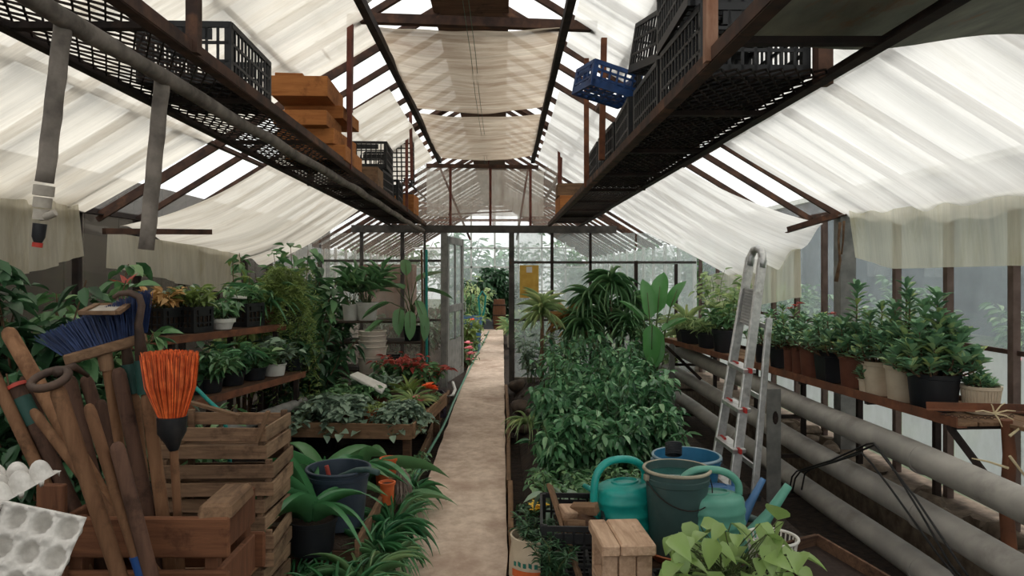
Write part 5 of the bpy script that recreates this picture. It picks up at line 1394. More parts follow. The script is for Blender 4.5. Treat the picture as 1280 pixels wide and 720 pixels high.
# fork with straight neck
r_, d_, e_ = tool('garden_fork', 'fork with a straight iron neck, green sleeve and pale handle', P(166, 490, 2.40), P(184, 647, 2.40), .020)
mb = MB(); mb.tube([P(153, 388, 2.40), P(155, 420, 2.40), P(161, 458, 2.40)], [.008, .012, .020], 9); mb.build('neck', MT['iron'], r_, smooth='all', world=True)
mb = MB(); mb.tube([P(161, 455, 2.40), P(166, 492, 2.40)], .025, 12); mb.build('sleeve', MT['sleeve'], r_, smooth=True, world=True)
for q in (-1, 0, 1):
    mb = MB(); mb.tube([P(153, 392, 2.40), P(153 + q * 5, 384, 2.43 + .02 * q), P(152 + q * 5, 368, 2.48 + .02 * q)], [.006, .006, .003], 7); mb.build('tine', MT['iron'], r_, smooth='all', world=True)
r_, d_, e_ = tool('cultivator', 'hooked cultivator with a curved iron neck beside the orange broom', P(183, 490, 2.36), P(204, 647, 2.36), .021)
mb = MB(); mb.tube([P(142, 372, 2.36), P(150, 367, 2.36), P(163, 366, 2.36), P(174, 371, 2.36), P(177, 382, 2.36), P(173, 405, 2.36), P(177, 450, 2.36)], [.007, .009, .011, .012, .012, .013, .021], 9); mb.build('hook', MT['iron'], r_, smooth='all', world=True)
mb = MB(); mb.tube([P(177, 450, 2.36), P(182, 492, 2.36)], .024, 12); mb.build('sleeve', MT['sleeve'], r_, smooth=True, world=True)
for k, (x0, y0, x1, y1, Y, lb) in enumerate(((86, 470, 118, 600, 2.46, 'dark shaft right behind the pick eye'), (106, 470, 136, 560, 2.50, 'dark iron-shod shaft behind the blue push broom head'), (30, 470, 60, 560, 2.52, 'dark shaft behind the tool with the green sleeve'), (124, 500, 150, 600, 2.50, 'short dark shaft below the push broom head'))):
    tool('garden_tool', lb, P(x0, y0, Y), P(x1, y1, Y), .022, 'handle_dk')
# orange broom
r_, d_, e_ = tool('broom', 'upturned round broom with bright orange bristles and a black cap', P(217, 556, 2.30), P(222, 645, 2.32), .0135, cat='broom')
MT['bristle'] = surf('orange_bristle', rgb(186, 72, 28), rgb(226, 112, 56), .55, 30, bump=.1, island=.55)
MT['bristle_b'] = surf('blue_bristle', rgb(24, 38, 72), rgb(38, 56, 96), .55, 30, bump=.1, island=.45)
c0 = P(215, 522, 2.30); sc_ = 2.30 / 900
mb = MB(); rnd = random.Random(3)
for k in range(900):
    a = rnd.uniform(0, 2 * PI); q = math.sqrt(rnd.random())
    b0 = c0 + Vector((math.cos(a) * q * 16 * sc_, math.sin(a) * q * 14 * sc_, 0))
    b1 = c0 + Vector((math.cos(a) * q * 36 * sc_ - 3 * sc_, math.sin(a) * q * 26 * sc_, (86 - 12 * rnd.random() ** 2 - 4 * q) * sc_))
    mid = b0.lerp(b1, .5) + Vector((math.cos(a) * q * 4 * sc_, math.sin(a) * q * 4 * sc_, 0)) + Vector((rnd.gauss(0, .002), rnd.gauss(0, .002), 0))
    mb.tube([b0, mid, b1], [.0013, .0013, .0011], 3, cap=False)
mb.build('bristles', MT['bristle'], r_, world=True)['kind'] = 'stuff'
mb = MB(); mb.tube([c0 + Vector((0, 0, .004)), c0 - Vector((0, 0, 18 * sc_)), c0 - Vector((-.003, 0, 30 * sc_)), c0 - Vector((-.006, 0, 41 * sc_))], [.046, .044, .026, .014], 20); mb.build('cap', MT['blackplastic'], r_, smooth=True, world=True)
# blue push broom
hb0, hb1 = P(80, 450, 2.30), P(183, 421, 2.42)
e_ = ext(P(131, 440, 2.36), P(150, 560, 2.42), .05)
pb = thing('push_broom', 'wide push broom with dark blue bristles standing head up', 'broom', (e_.x, e_.y, .05))
handle(pb, P(131, 440, 2.36), e_, .016)
mb = MB(); mb.bar(hb0, hb1, .06, .034); mb.build('head_block', MT['wood_x'], pb, world=True, bevel=.005)
mb = MB(); hd = hb1 - hb0
mb.tube([P(130, 438, 2.36), P(134, 462, 2.37)], [.024, .022], 10); mb.build('socket', MT['wood_z'], pb, smooth=True, world=True)
mb = MB()
for k in range(1100):
    t_ = rnd.random(); q = rnd.uniform(-1, 1)
    b0 = hb0.lerp(hb1, .02 + .96 * t_) + Vector((0, q * .024, .015))
    tt = P(54, 418, 2.30).lerp(P(184, 362, 2.44), t_)
    b1 = Vector((tt.x + rnd.gauss(0, .004), tt.y + q * .045, tt.z - rnd.random() ** 2 * .02))
    mb.tube([b0, b0.lerp(b1, .5) + Vector((rnd.gauss(0, .003), 0, 0)), b1], [.0016, .0016, .0013], 3, cap=False)
mb.build('bristles', MT['bristle_b'], pb, world=True)['kind'] = 'stuff'
ft = thing('scraper_frame', 'small rectangular brown frame resting on the blue bristles', 'frame', P(130, 390, 2.28))
q4 = [P(101, 391, 2.24), P(146, 391, 2.24), P(160, 381, 2.40), P(122, 381, 2.40)]
for i in range(4):
    mb = MB(); mb.bar(q4[i], q4[(i + 1) % 4], .018, .012); mb.build('edge_bar', MT['wood_x'], ft, world=True)
mb = MB(); mb.add(q4 + [p - Vector((0, 0, .004)) for p in q4], [(0, 1, 2, 3), (7, 6, 5, 4), (0, 4, 5, 1), (1, 5, 6, 2), (2, 6, 7, 3), (3, 7, 4, 0)]); mb.build('plate', MT['tape'], ft, world=True)

# ------------------------------------------------------------------ egg trays
MT['pulp'] = surf('grey_paper_pulp', rgb(176, 172, 166), rgb(206, 202, 196), .95, 30, bump=.5, spots=rgb(150, 136, 124), spot_scale=5, spot_lo=.6, spot_hi=.8)
def egg_tray(label, loc, rot, nx=4, ny=4, s=.060):
    N = 12
    def fn(u, v):
        a, b = u * nx, v * ny
        x = (u - .5) * nx * s; y = (v - .5) * ny * s
        ca, cb = a - math.floor(a) - .5, b - math.floor(b) - .5
        d = math.hypot(ca, cb)
        z = -.040 * math.sqrt(max(0, 1 - (d / .37) ** 2))          # round cup
        pa, pb = abs(ca), abs(cb)
        if pa > .36 and pb > .36: z = .016 * min(1, (min(pa, pb) - .36) / .08)      # raised peak between four cups
        if min(u, v, 1 - u, 1 - v) < .012: z = -.002
        return (x, y, z)
    mb = MB(); mb.grid(fn, nx * N, ny * N)
    o = mb.build('egg_tray', MT['pulp'], smooth='all', loc=loc, rot=rot)
    m = o.modifiers.new('thick', 'SOLIDIFY'); m.thickness = .003
    return tag(o, label, 'egg tray')
tz = P(10, 690, 1.55)
egg_tray('grey pulp egg tray tipped up with its cups showing, in front of the tool crate', P(8, 706, 1.50), (math.radians(62), math.radians(10), math.radians(-4)))
egg_tray('pale pulp egg tray lying upside down on top of the tipped one', P(-16, 620, 1.62), (math.radians(188), math.radians(-6), math.radians(-8)), 3, 4)
mb = MB(); pass
st = thing('wooden_stand', 'plain wooden stand under the egg trays', 'stand', (-1.06, 1.33, 0))
for sx_ in (-1, 1):
    for sy_ in (-1, 1):
        mb = MB(); mb.box((sx_ * .15, sy_ * .15, .42), (.04, .04, .84)); mb.build('leg', MT['oldwood'], st)
mb = MB(); mb.box((0, 0, .855), (.36, .36, .03)); mb.build('top_board', MT['oldwood'], st)

# ------------------------------------------------------------------ slatted fruit crates
MT['cratewood'] = wood('grey_crate_slat', rgb(88, 68, 54), rgb(140, 112, 88), 'x', vary=.36, dark=rgb(58, 42, 32))
MT['cratewood_y'] = wood('grey_crate_slat_end', rgb(110, 88, 68), rgb(156, 130, 104), 'y', vary=.25, dark=rgb(58, 42, 32))
def slat_crate(label, loc, rz, L=.50, W=.34, H=.155):
    root = thing('fruit_crate', label, 'crate', loc, rz)
    for s_ in (-1, 1):
        for k in range(2):
            z = .034 + k * .078
            mb = MB(); mb.box((0, s_ * (W / 2), z), (L, .009, .058)); mb.build('slat', MT['cratewood'], root, bevel=.0015)
            mb = MB(); mb.box((s_ * (L / 2 - .006), 0, z), (.012, W - .012, .06)); mb.build('end_slat', MT['cratewood_y'], root, bevel=.0015)
        for q in (-1, 1):
            mb = MB(); mb.box((s_ * (L / 2 - .026), q * (W / 2 - .019), H / 2 + .004), (.026, .026, H)); mb.build('corner_post', MT['cratewood'], root, bevel=.002)
    for k in range(5):
        mb = MB(); mb.box((0, -W / 2 + .045 + k * (W - .09) / 4, .006), (L - .02, .052, .007)); mb.build('bottom_slat', MT['cratewood'], root)
    return root
nm = ['bottom', 'second', 'third', 'fourth', 'fifth', 'topmost']
for k in range(6):
    slat_crate('weathered slatted fruit crate, %s of the stack beside the orange broom' % nm[k], (-1.27 + (.012, -.01, .015, -.008, .02, -.005)[k], 3.30 + (.0, .015, -.01, .01, -.015, .01)[k], .0 + k * .156), (.01, -.05, .06, -.03, .04, -.02)[k])
mb = MB(); mb.bar(P(238, 503, 3.35), P(300, 520, 3.3), .03, .012); tag(mb.build('lath', MT['wood_x']), 'loose pale lath across the topmost fruit crate', 'lath')
mb = MB(); mb.bar(P(322, 552, 3.115), P(335, 514, 3.115), .03, .014); tag(mb.build('lath', MT['wood_z']), 'short upright lath at the corner of the topmost fruit crate', 'lath')
mb = MB(); mb.tube([P(300, 728, 3.0), P(344, 682, 3.25)], .014, 8); tag(mb.build('loose_stick', MT['handle']), 'loose reddish stick on the ground below the fruit crates', 'stick')

# ------------------------------------------------------------------ raised bed with buckets and strap plants
bedx0, bedx1, bedy0, bedy1 = -1.62, -.745, 3.62, 5.1
rb = thing('raised_bed', 'low board-edged soil bed beside the path with bucket and strap leaved pots', 'raised bed', ((bedx0 + bedx1) / 2, bedy0, 0))
mb = MB(); mb.grid(lambda u, v: (bedx0 + (bedx1 - bedx0) * u, bedy0 + (bedy1 - bedy0) * v, .20 + uneven(u * 5, v * 9, 2, .025)), 16, 24); mb.build('soil', MT['potsoil'], rb, smooth='all', world=True)
mb = MB(); mb.box((bedx1 + .012, (bedy0 + bedy1) / 2, .12), (.024, bedy1 - bedy0, .26)); mb.build('side_board', MT['wood_y'], rb, world=True, bevel=.003)
mb = MB(); mb.box(((bedx0 + bedx1) / 2, bedy0, .10), (bedx1 - bedx0, .024, .20)); mb.build('front_board', MT['oldwood'], rb, world=True, bevel=.003)
mb = MB(); mb.box(((bedx0 + bedx1) / 2, bedy1, .11), (bedx1 - bedx0, .024, .22)); mb.build('back_board', MT['oldwood'], rb, world=True, bevel=.003)
MT['slatebkt'] = surf('slate_blue_plastic', rgb(44, 56, 70), rgb(60, 72, 86), .5, 5, bump=.06, spots=rgb(86, 92, 98), spot_lo=.58, spot_hi=.85)
bk = bucket('bucket', 'slate blue bucket with a piece of hose hung over its rim', P(423, 656, 3.95), .135, .168, .32, MT['slatebkt'])
mb = MB(); mb.tube([P(400, 610, 3.95), P(425, 596, 3.9), P(445, 588, 3.85), P(460, 587, 3.8), P(473, 591, 3.76)], .016, 10); tag(mb.build('hose_piece', MT['drum'], smooth='all'), 'short piece of dark green hose over the slate blue bucket', 'hose')
tt = thing('hand_trowel', 'hand tool with a red grip standing in the slate blue bucket', 'hand tool', P(411, 640, 3.95))
mb = MB(); mb.tube([P(408, 582, 3.95), P(412, 598, 3.95)], .012, 9); mb.build('grip', MT['flower_red'], tt, smooth=True, world=True)
mb = MB(); mb.tube([P(412, 598, 3.95), P(418, 630, 3.95)], .006, 8); mb.build('shaft', MT['iron'], tt, smooth=True, world=True)
am = plant('amaryllis', 'amaryllis with long arching leaves in a black pot at the bed corner', 'potted plant', P(390, 684, 3.62))
am.location.z = .20; z0 = add_pot(am, .125, .165, MT['pot_black'], .85)
rnd = random.Random(31)
for k, (yaw, pit, L, W) in enumerate(((1.2, 1.3, .52, .05), (1.75, 1.1, .60, .055), (2.4, 1.1, .58, .055), (-1.2, 1.1, .40, .045), (-1.7, .8, .36, .045), (3.0, 1.0, .58, .05), (.4, 1.1, .4, .05), (-.6, 1.0, .4, .045), (1.5, .55, .40, .05), (-2.3, .9, .40, .05), (2.1, 1.35, .40, .05))):
    link('leaf', leaf_mesh('leaf', [(-.02 * math.sin(yaw), .02 * math.cos(yaw), z0, yaw, pit, rnd.uniform(-.2, .2), L * 1.08, W * .75)], template('strap', 11, 2.1 if pit < 1.2 else 1.0, .3)), MT['leaf_strap'], am, smooth='all')
for k, (px, py, Y, lab, s_) in enumerate(((400, 590, 4.55, 'broad pale strap leaved plant behind the slate blue bucket', 1.0), (455, 600, 4.75, 'strap leaved plant with a curled upright leaf beside the orange pots', .8), (372, 600, 4.3, 'strap leaved plant squeezed between fruit crates and bucket', .9))):
    b = P(px, py, Y); b.z = .20; a2 = plant('amaryllis', lab, 'plant', b)
    for i in range(9):
        yaw = 2 * PI * i * .382 + k; pit = rnd.uniform(.5, 1.3)
        link('leaf', leaf_mesh('leaf', [(0, 0, 0, yaw, pit, rnd.uniform(-.3, .3), rnd.uniform(.55, .8) * s_, .09 * s_)], template('strap', 10, rnd.uniform(1.2, 2.0), .3)), MT['leaf_mid'] if i % 2 else MT['leaf_strap'], a2, smooth='all')
# grassy clumps along the path
for k, (x, y, L, n) in enumerate(((-.66, 3.42, .34, 60), (-.70, 3.85, .36, 70), (-.64, 4.15, .34, 64), (-.68, 4.55, .30, 56), (-.86, 3.40, .22, 50), (-1.02, 3.48, .2, 40), (-.60, 3.72, .26, 50), (-.72, 3.18, .34, 60), (-.63, 4.85, .26, 40), (-.84, 3.12, .26, 50))):
    root = plant('spider_plant', 'grassy arching spider plant between the raised bed and the path', 'plant', (x, y, .04), 'spider plants along the path')
    strap_leaves(root, .08, n, L * .98, .014, MT['leaf_mid'] if k % 3 == 0 else MT['leaf_strap'], (.2, 1.4), T_GRASS if k % 2 else T_STRAP, 100 + k, base_r=.07, lvar=.55)
lf = plant('arching_leaf_plant', 'low plant with two broad leaves reaching over the path', 'plant', (-.66, 4.6, .05))
for yaw, pit, L in ((-1.35, .55, .42), (-1.1, .35, .34), (.8, .7, .3)):
    link('leaf', leaf_mesh('leaf', [(0, 0, .05, yaw, pit, .2, L, .075)], template('lance', 9, 1.3, .25)), MT['leaf_mid'], lf, smooth='all')
# orange pots and rope bundle
for k, (px, py, Y, r, h, lab) in enumerate(((484, 606, 4.35, .05, .085, 'small orange pot with a dry seedling beside the hose'), (478, 585, 4.75, .055, .09, 'orange pot in the middle of the little group'), (486, 580, 4.85, .06, .14, 'tall orange pot stacked at the back of the little group'))):
    b = P(px, py, Y); b.z = max(.20, b.z - .02); root = plant('flower_pot', lab, 'pot', (b.x, b.y, .20)); add_pot(root, r, b.z - .20 + h * .45, MT['pot_orange'], .75)
rbm = thing('raffia_bundle', 'knotted bundle of grey-brown dry fibre beside the orange pots', 'fibre bundle', (P(502, 592, 4.65).x, 4.65, .12))
rnd = random.Random(5); mb = MB()
for k in range(70):
    a = rnd.uniform(0, 6.28); q = rnd.random()
    mb.tube([(0, 0, .22), (math.cos(a) * .05 * q, math.sin(a) * .05 * q, .16), (math.cos(a) * .06 * q + .01, math.sin(a) * .06 * q, .06), (math.cos(a) * .05 * q + rnd.uniform(-.02, .03), math.sin(a) * .06, .0)], [.003, .004, .004, .002], 4)
MT['raffia'] = surf('grey_raffia', rgb(128, 112, 102), rgb(172, 156, 146), .9, 20, island=.3)
mb.build('fibres', MT['raffia'], rbm)['kind'] = 'stuff'
mb = MB(); mb.tube([(.02 * math.cos(a), .02 * math.sin(a), .20) for a in [2 * PI * k / 10 for k in range(10)]], .006, 6, closed=True); mb.build('tie', MT['raffia'], rbm)
# hose along the path
hp = [(505, 640, .08), (519, 598, .05), (530, 575, .05), (541, 556, .05), (552, 537, .05), (560, 520, .05), (566, 505, .05), (572, 492, .05), (580, 475, .05), (590, 455, .05), (598, 440, .05), (606, 424, .05), (611, 414, .05)]
mb = MB(); mb.tube([G(a, b, c) for a, b, c in hp], .013, 8)
MT['hose'] = surf('pale_green_hose', rgb(64, 122, 100), rgb(96, 150, 126), .5, 10)
tag(mb.build('garden_hose', MT['hose'], smooth='all'), 'pale green garden hose running along the path edge through the doorway', 'hose')
mb = MB(); mb.tube([G(a, b, .05) for a, b in ((540, 485), (548, 492), (558, 496), (566, 494), (569, 487), (566, 478))], .02, 8)
tag(mb.build('pipe_elbow', MT['pot_white'], smooth='all'), 'bent white pipe end on the ground at the door post', 'pipe')

# ------------------------------------------------------------------ plant table by the path
PT = thing('plant_table', 'low weathered plank table crowded with ivy and small pots', 'table', (-1.20, 6.45, 0), -.10)
for k in range(7):
    mb = MB(); mb.box((-.48 + k * .16, 0, .335), (.152, 1.4, .025)); mb.build('plank', MT['wood_y'], PT, bevel=.003)
for s_ in (-1, 1):
    mb = MB(); mb.box((s_ * .57, 0, .345), (.022, 1.44, .12)); mb.build('edge_board', MT['wood_y'], PT, bevel=.003)
    mb = MB(); mb.box((0, s_ * .71, .335), (1.12, .022, .12)); mb.build('end_board', MT['wood_x'], PT, bevel=.003)
    for q in (-1, 1):
        mb = MB(); mb.box((s_ * .50, q * .62, .16), (.06, .06, .33)); mb.build('leg', MT['oldwood'], PT)
def potted(name, label, px, py, Y, z, r, h, pm, nst, ht, sp, nl, L, W, lm, tm=None, seed=0, pitch=(-.6, .5), square=False, droopy=0, **kw):
    p = P(px, py, Y); root = plant(name, label, 'potted plant', (p.x, Y, z))
    z0 = add_pot(root, r, h, MT[pm], square=square)
    stems_and_leaves(root, z0, nst, ht, sp, nl, L, W, MT[lm], tm, seed, pitch=pitch, droopy=droopy, **kw)
    return root
TZ = .349
potted('potted_ivy', 'big grey-green ivy spilling over the front of the plank table', 425, 515, 6.05, TZ, .14, .12, 'pot_brown', 34, .30, .42, 1100, .085, .07, 'leaf_grey', T_HEART, 201, droopy=.34, base_r=.1)
potted('potted_ivy', 'small leaved ivy trailing at the table corner nearest the path', 503, 520, 5.95, TZ, .10, .10, 'pot_black', 26, .24, .28, 800, .06, .05, 'leaf_grey', T_HEART, 202, droopy=.26, base_r=.07)
potted('potted_ivy', 'dense variegated ivy on the table behind the big one', 440, 500, 6.5, TZ, .13, .11, 'pot_brown', 26, .28, .34, 700, .075, .06, 'leaf_mid', T_HEART, 203, droopy=.16, base_r=.1)
potted('potted_plant', 'low dark mossy plant in a terracotta pot between the two ivies', 466, 520, 5.95, TZ, .085, .13, 'terra', 16, .05, .12, 260, .04, .014, 'leaf_fern', T_FINE, 204)
potted('potted_plant', 'pale pointed rosette plants in a pot behind the foam tray', 472, 485, 6.8, TZ, .11, .12, 'pot_brown', 12, .14, .2, 150, .12, .03, 'leaf_grey', T_LANCE, 205, pitch=(.1, 1.1))
potted('potted_plant', 'upright rosettes at the far end of the plank table', 455, 485, 6.95, TZ, .10, .12, 'pot_brown', 12, .14, .18, 130, .10, .03, 'leaf_mid', T_LANCE, 206, pitch=(.1, 1.1))
pk = potted('potted_plant', 'spiky striped grass plant with pink blossoms at the table edge', 516, 500, 6.35, TZ, .07, .10, 'pot_black', 5, .05, .04, 10, .08, .02, 'leaf_pale', T_LANCE, 207)
strap_leaves(pk, .09, 34, .26, .016, MT['leaf_pale'], (.3, 1.3), T_STRAP2, 208)
blooms(pk, [(.04, -.08, .16), (.08, -.05, .12), (.1, -.02, .18)], MT['flower_pink'], .04, 8)
al = potted('potted_plant', 'aloe with reddish spikes behind the striped grass plant', 510, 490, 6.75, TZ, .07, .10, 'pot_brown', 1, .02, .01, 2, .05, .02, 'leaf_fern', T_LANCE, 209)
strap_leaves(al, .09, 18, .26, .03, MT['leaf_fern'], (.7, 1.4), T_STRAP2, 210)
gz = potted('gazania_plant', 'orange flowered plant at the table end by the path', 536, 500, 6.7, .30, .06, .10, 'pot_black', 8, .1, .12, 60, .07, .025, 'leaf_mid', T_LANCE, 211)
blooms(gz, [(0, -.03, .24), (.03, -.05, .22)], MT['flower_orange'], .07, 10)
mb = MB(); a4 = [P(437, 468, 6.6), P(447, 464, 6.75), P(484, 481, 6.5), P(477, 489, 6.35)]
mb.add(a4 + [p - Vector((0, 0, .03)) for p in a4], [(0, 1, 2, 3), (7, 6, 5, 4), (0, 4, 5, 1), (1, 5, 6, 2), (2, 6, 7, 3), (3, 7, 4, 0)])
tag(mb.build('foam_tray', MT['pot_white'], bevel=.006), 'white foam tray lid lying tilted over the plants on the plank table', 'foam tray')
mb = MB(); mb.blob((0, 0, 0), (.11, .09, .05), 10, 3, .5); tag(mb.build('bark_piece', MT['wood_x'], smooth='all', loc=P(399, 505, 6.4)), 'pale curled bark piece at the table corner', 'bark')

# ------------------------------------------------------------------ tiered shelves before the partition
SH = thing('tiered_shelf', 'dark three tier wooden shelf before the partition, white pots on top', 'shelf', (-1.5, 8.2, 0))
MT['shelfwood'] = wood('dark_shelf_plank', rgb(58, 50, 44), rgb(92, 80, 70), 'x', vary=.15)
for z in (.52, .83, 1.06):
    for k in range(3):
        mb = MB(); mb.box((0, -.18 + k * .18, z - .012), (1.30, .165, .024)); mb.build('plank', MT['shelfwood'], SH, bevel=.002)
for x in (-.62, .62):
    for y in (-.24, .24):
        mb = MB(); mb.box((x, y, .53), (.05, .05, 1.06)); mb.build('post', MT['shelfwood'], SH)
for k in range(5):
    pb_ = P(466, 462, 7.62); r = (.155, .15, .15, .145, .14)[k]
# nested stack of white tubs: each tub its own
for k in range(5):
    zb = .545 + (.0, .11, .17, .225, .27)[k]; hh = .17
    root = thing('plastic_tub', 'grimy white tub, %s of the nested stack behind the plank table' % ('lowest', 'second', 'third', 'fourth', 'topmost')[k], 'tub', (-1.36 + .004 * (k % 2), 7.55, zb))
    rr = (.155, .147, .143, .140, .138)[k]
    mb = MB(); mb.lathe([(.001, .004), (rr * .86, 0), (rr * .97, hh - .03), (rr, hh - .028), (rr + .006, hh), (rr - .004, hh), (rr * .85 - .004, .012), (.001, .012)], 30); mb.build('shell', MT['whiteplastic'], root, smooth=True)
    mb = MB(); mb.tube([((rr + .005) * math.cos(2 * PI * q / 30), (rr + .005) * math.sin(2 * PI * q / 30), hh - .004) for q in range(30)], .006, 6, closed=True); mb.build('rim', MT['whiteplastic'], root, smooth='all')
stn = thing('low_bench', 'low dark bench carrying the stack of white tubs', 'bench', (-1.33, 7.5, 0))
for k in range(2):
    mb = MB(); mb.box((0, -.085 + k * .17, .532), (.9, .16, .024)); mb.build('plank', MT['shelfwood'], stn)
for x in (-.4, .4):
    mb = MB(); mb.box((x, 0, .28), (.05, .3, .56)); mb.build('leg', MT['shelfwood'], stn)
potted('potted_palm', 'feathery palm like plant in a round white pot on the top tier', 459, 402, 8.05, 1.061, .125, .20, 'pot_white', 16, .40, .30, 120, .26, .045, 'leaf_mid', T_LANCE, 221, pitch=(.1, 1.1), start=.5)
potted('potted_plant', 'broad leaved plant in a tall white pot at the top tier end', 438, 402, 8.05, 1.061, .095, .18, 'pot_white', 9, .36, .22, 44, .2, .07, 'leaf_mid', T_LANCE, 222, pitch=(.0, 1.0), start=.5)
b = P(512, 400, 7.8); b.z = .845
bigleaf('philodendron', 'philodendron with big hanging leaves on the tiered shelf near the teal stake', (b.x, 8.1, .831), [
    (500, 385, 7.7, 3.0, -1.2, .30, .13), (512, 388, 7.6, 3.4, -1.3, .32, .12), (520, 375, 7.7, -2.4, -.9, .32, .12), (505, 362, 7.8, .8, .3, .34, .13), (520, 352, 7.8, -.9, .5, .36, .12), (488, 378, 7.8, 1.9, -.3, .36, .13), (528, 392, 7.7, -2.6, -1.2, .30, .11), (508, 345, 7.9, .2, .8, .34, .12), (494, 358, 7.9, 1.4, .4, .34, .12), (480, 400, 7.7, 2.2, -.5, .34, .12), (530, 362, 7.8, -1.4, -.1, .34, .11)], 'leaf_mid', T_PAD, pot=(.12, .16, MT['pot_black']))
MT['tealpaint'] = surf('teal_paint', rgb(18, 118, 112), rgb(30, 142, 132), .5, 9)
mb = MB(); mb.tube([P(533, 312, 7.7), P(533.5, 462, 7.7)], .014, 8); tag(mb.build('stake', MT['tealpaint'], smooth=True), 'thin teal stake standing beside the philodendron', 'stake')
mb = MB(); mb.tube([P(527, 312, 7.75), P(529, 462, 7.75)], .012, 7); tag(mb.build('stake', MT['bark'], smooth=True), 'thin brown stake right next to the teal one', 'stake')
for k, (px, Y, lab) in enumerate(((492, 7.3, 'red leaved poinsettia next to the white tubs'), (515, 7.2, 'pinkish red poinsettia between tubs and purple crate'), (538, 7.6, 'red poinsettia beside the door post'))):
    r_ = potted('poinsettia', lab, px, 470, Y, .40 if k < 2 else .28, .09, .12, 'pot_brown', 9, .22, .17, 90, .10, .05, 'leaf_mid', T_OVAL, 230 + k)
    stems_and_leaves(r_, .2, 7, .18, .20, 60, .09, .04, MT['flower_red'], T_OVAL, 240 + k, name='bracts')
bench2 = thing('low_bench', 'low dark bench under the poinsettias', 'bench', (P(505, 470, 7.25).x, 7.25, 0))
mb = MB(); mb.box((0, 0, .388), (.5, .34, .024)); mb.build('plank', MT['shelfwood'], bench2)
for x in (-.2, .2):
    mb = MB(); mb.box((x, 0, .187), (.05, .3, .374)); mb.build('leg', MT['shelfwood'], bench2)
MT['purpleplastic'] = surf('purple_black_plastic', rgb(40, 32, 48), rgb(58, 48, 66), .5, 8)
crate('small purple-black crate below the poinsettias near the door post', (P(537, 480, 7.9).x, 7.9, .02), .25, .32, .26, .26, MT['purpleplastic'])
crate('flat black tray crate on the ground behind the plank table', (P(510, 480, 7.5).x - .02, 7.75, .02), .1, .40, .28, .16)
crate('small black crate beside the tubs, filled with dark pots', (P(490, 480, 7.9).x - .1, 8.1, .53), .1, .34, .26, .13)

# ------------------------------------------------------------------ two tier bench along the dim wall
def tier(A, B, z, depth, name, label, front):
    A, B = Vector((*A, z)), Vector((*B, z)); d = (B - A).normalized(); nrm = Vector((-d.y, d.x, 0))
    root = thing(name, label, 'bench', (A.x, A.y, 0))
    mb = MB(); mb.angle(A - Vector((0, 0, .05)), B - Vector((0, 0, .05)), .05, .007, flip=-1); mb.build('front_rail', front, root, world=True)
    k = int(depth / .13)
    for i in range(k):
        o0 = nrm * (.065 + i * .13) - Vector((0, 0, .012))
        mb = MB(); mb.bar(A + o0, B + o0, .12, .02); mb.build('plank', MT['oldwood'], root, world=True)
    for t_ in (.04, .5, .96):
        q = A.lerp(B, t_)
        for dd in (.03, depth - .05):
            g = q + nrm * dd; mb = MB(); mb.bar((g.x, g.y, -.03), (g.x, g.y, z - .024), .04, .04); mb.build('leg', MT['rust_dark'], root, world=True)
    return root
dv = Vector((.325, 1)).normalized()
tier((-2.70, 3.80), (-1.88, 6.25), 1.15, .55, 'plant_bench', 'upper rusty edged bench carrying black crates of seedlings', MT['rust_bright'])
tier((-2.30, 3.75), (-1.71, 6.25), .74, .42, 'plant_bench', 'lower rusty edged bench below the black crates', MT['rust_bright'])
mb = MB(); mb.tube([(-2.35, 3.6, .46), (-1.74, 6.3, .46)], .05, 18); tag(mb.build('heating_pipe', MT['greysteel'], smooth=True), 'dim grey heating pipe below the two tier bench', 'pipe')
def onb(px, off, z=1.152):
    # point on the upper bench, off metres behind its front edge
    A = Vector((-2.70, 3.80)); d = Vector((.82, 2.45)).normalized(); n = Vector((-d.y, d.x)); Q = A + n * off
    k = (px - 628) / 900; t_ = (k * Q.y - Q.x) / (d.x - k * d.y); p = Q + d * t_
    return Vector((p.x, p.y, z))
for k, (px, off, L, lab) in enumerate(((203, .26, .22, 'black crate of seedlings on the bench right behind the blue broom'), (240, .16, .22, 'black crate of seedlings on the bench next to the low white dish'), (305, .18, .24, 'black crate at the bench end under the asparagus fern'), (222, .30, .22, 'black crate behind the other two on the rusty edged bench'))):
    p = onb(px, off); c_ = crate(lab, p, -.32, L, L * .95, .19)
    pl = plant('seedling_tray', ['dry reddish grass seedlings growing in the crate behind the broom', 'pale bushy seedlings growing in the crate beside the white dish', 'leafy seedlings growing in the crate at the bench end', 'brownish leafy seedlings growing in the rear crate'][k], 'seedlings', p + Vector((0, 0, .015)))
    mb = MB(); mb.box((0, 0, .08), (L * .88, L * .85, .15)); mb.build('soil', MT['potsoil'], pl, rot=(0, 0, -.32))
    stems_and_leaves(pl, .155, 12, .16, .14, 110, .10, .035, MT[('leaf_dead', 'leaf_fern', 'leaf_mid', 'leaf_grey')[k]], T_LANCE if k % 2 == 0 else T_OVAL, 300 + k, pitch=(-.4, .9), base_r=.06)
p = onb(278, .11); dsh = plant('potted_plant', 'dark toothed leaf plant in a low white dish at the bench edge', 'potted plant', p)
z0 = add_pot(dsh, .10, .085, MT['pot_white'], .7, rimh=.4); stems_and_leaves(dsh, z0, 10, .16, .15, 90, .11, .035, MT['leaf_mid'], T_LANCE, 310, pitch=(-.6, .7))
crate_lid = MB().box((0, 0, 0), (.16, .14, .012)); p = onb(296, .2); tag(crate_lid.build('paper_sheet', MT['pot_white'], loc=p + Vector((0, 0, .245)), rot=(.1, .05, .3)), 'pale card lying on the crate at the bench end', 'card')
for q in (0,):
    pass
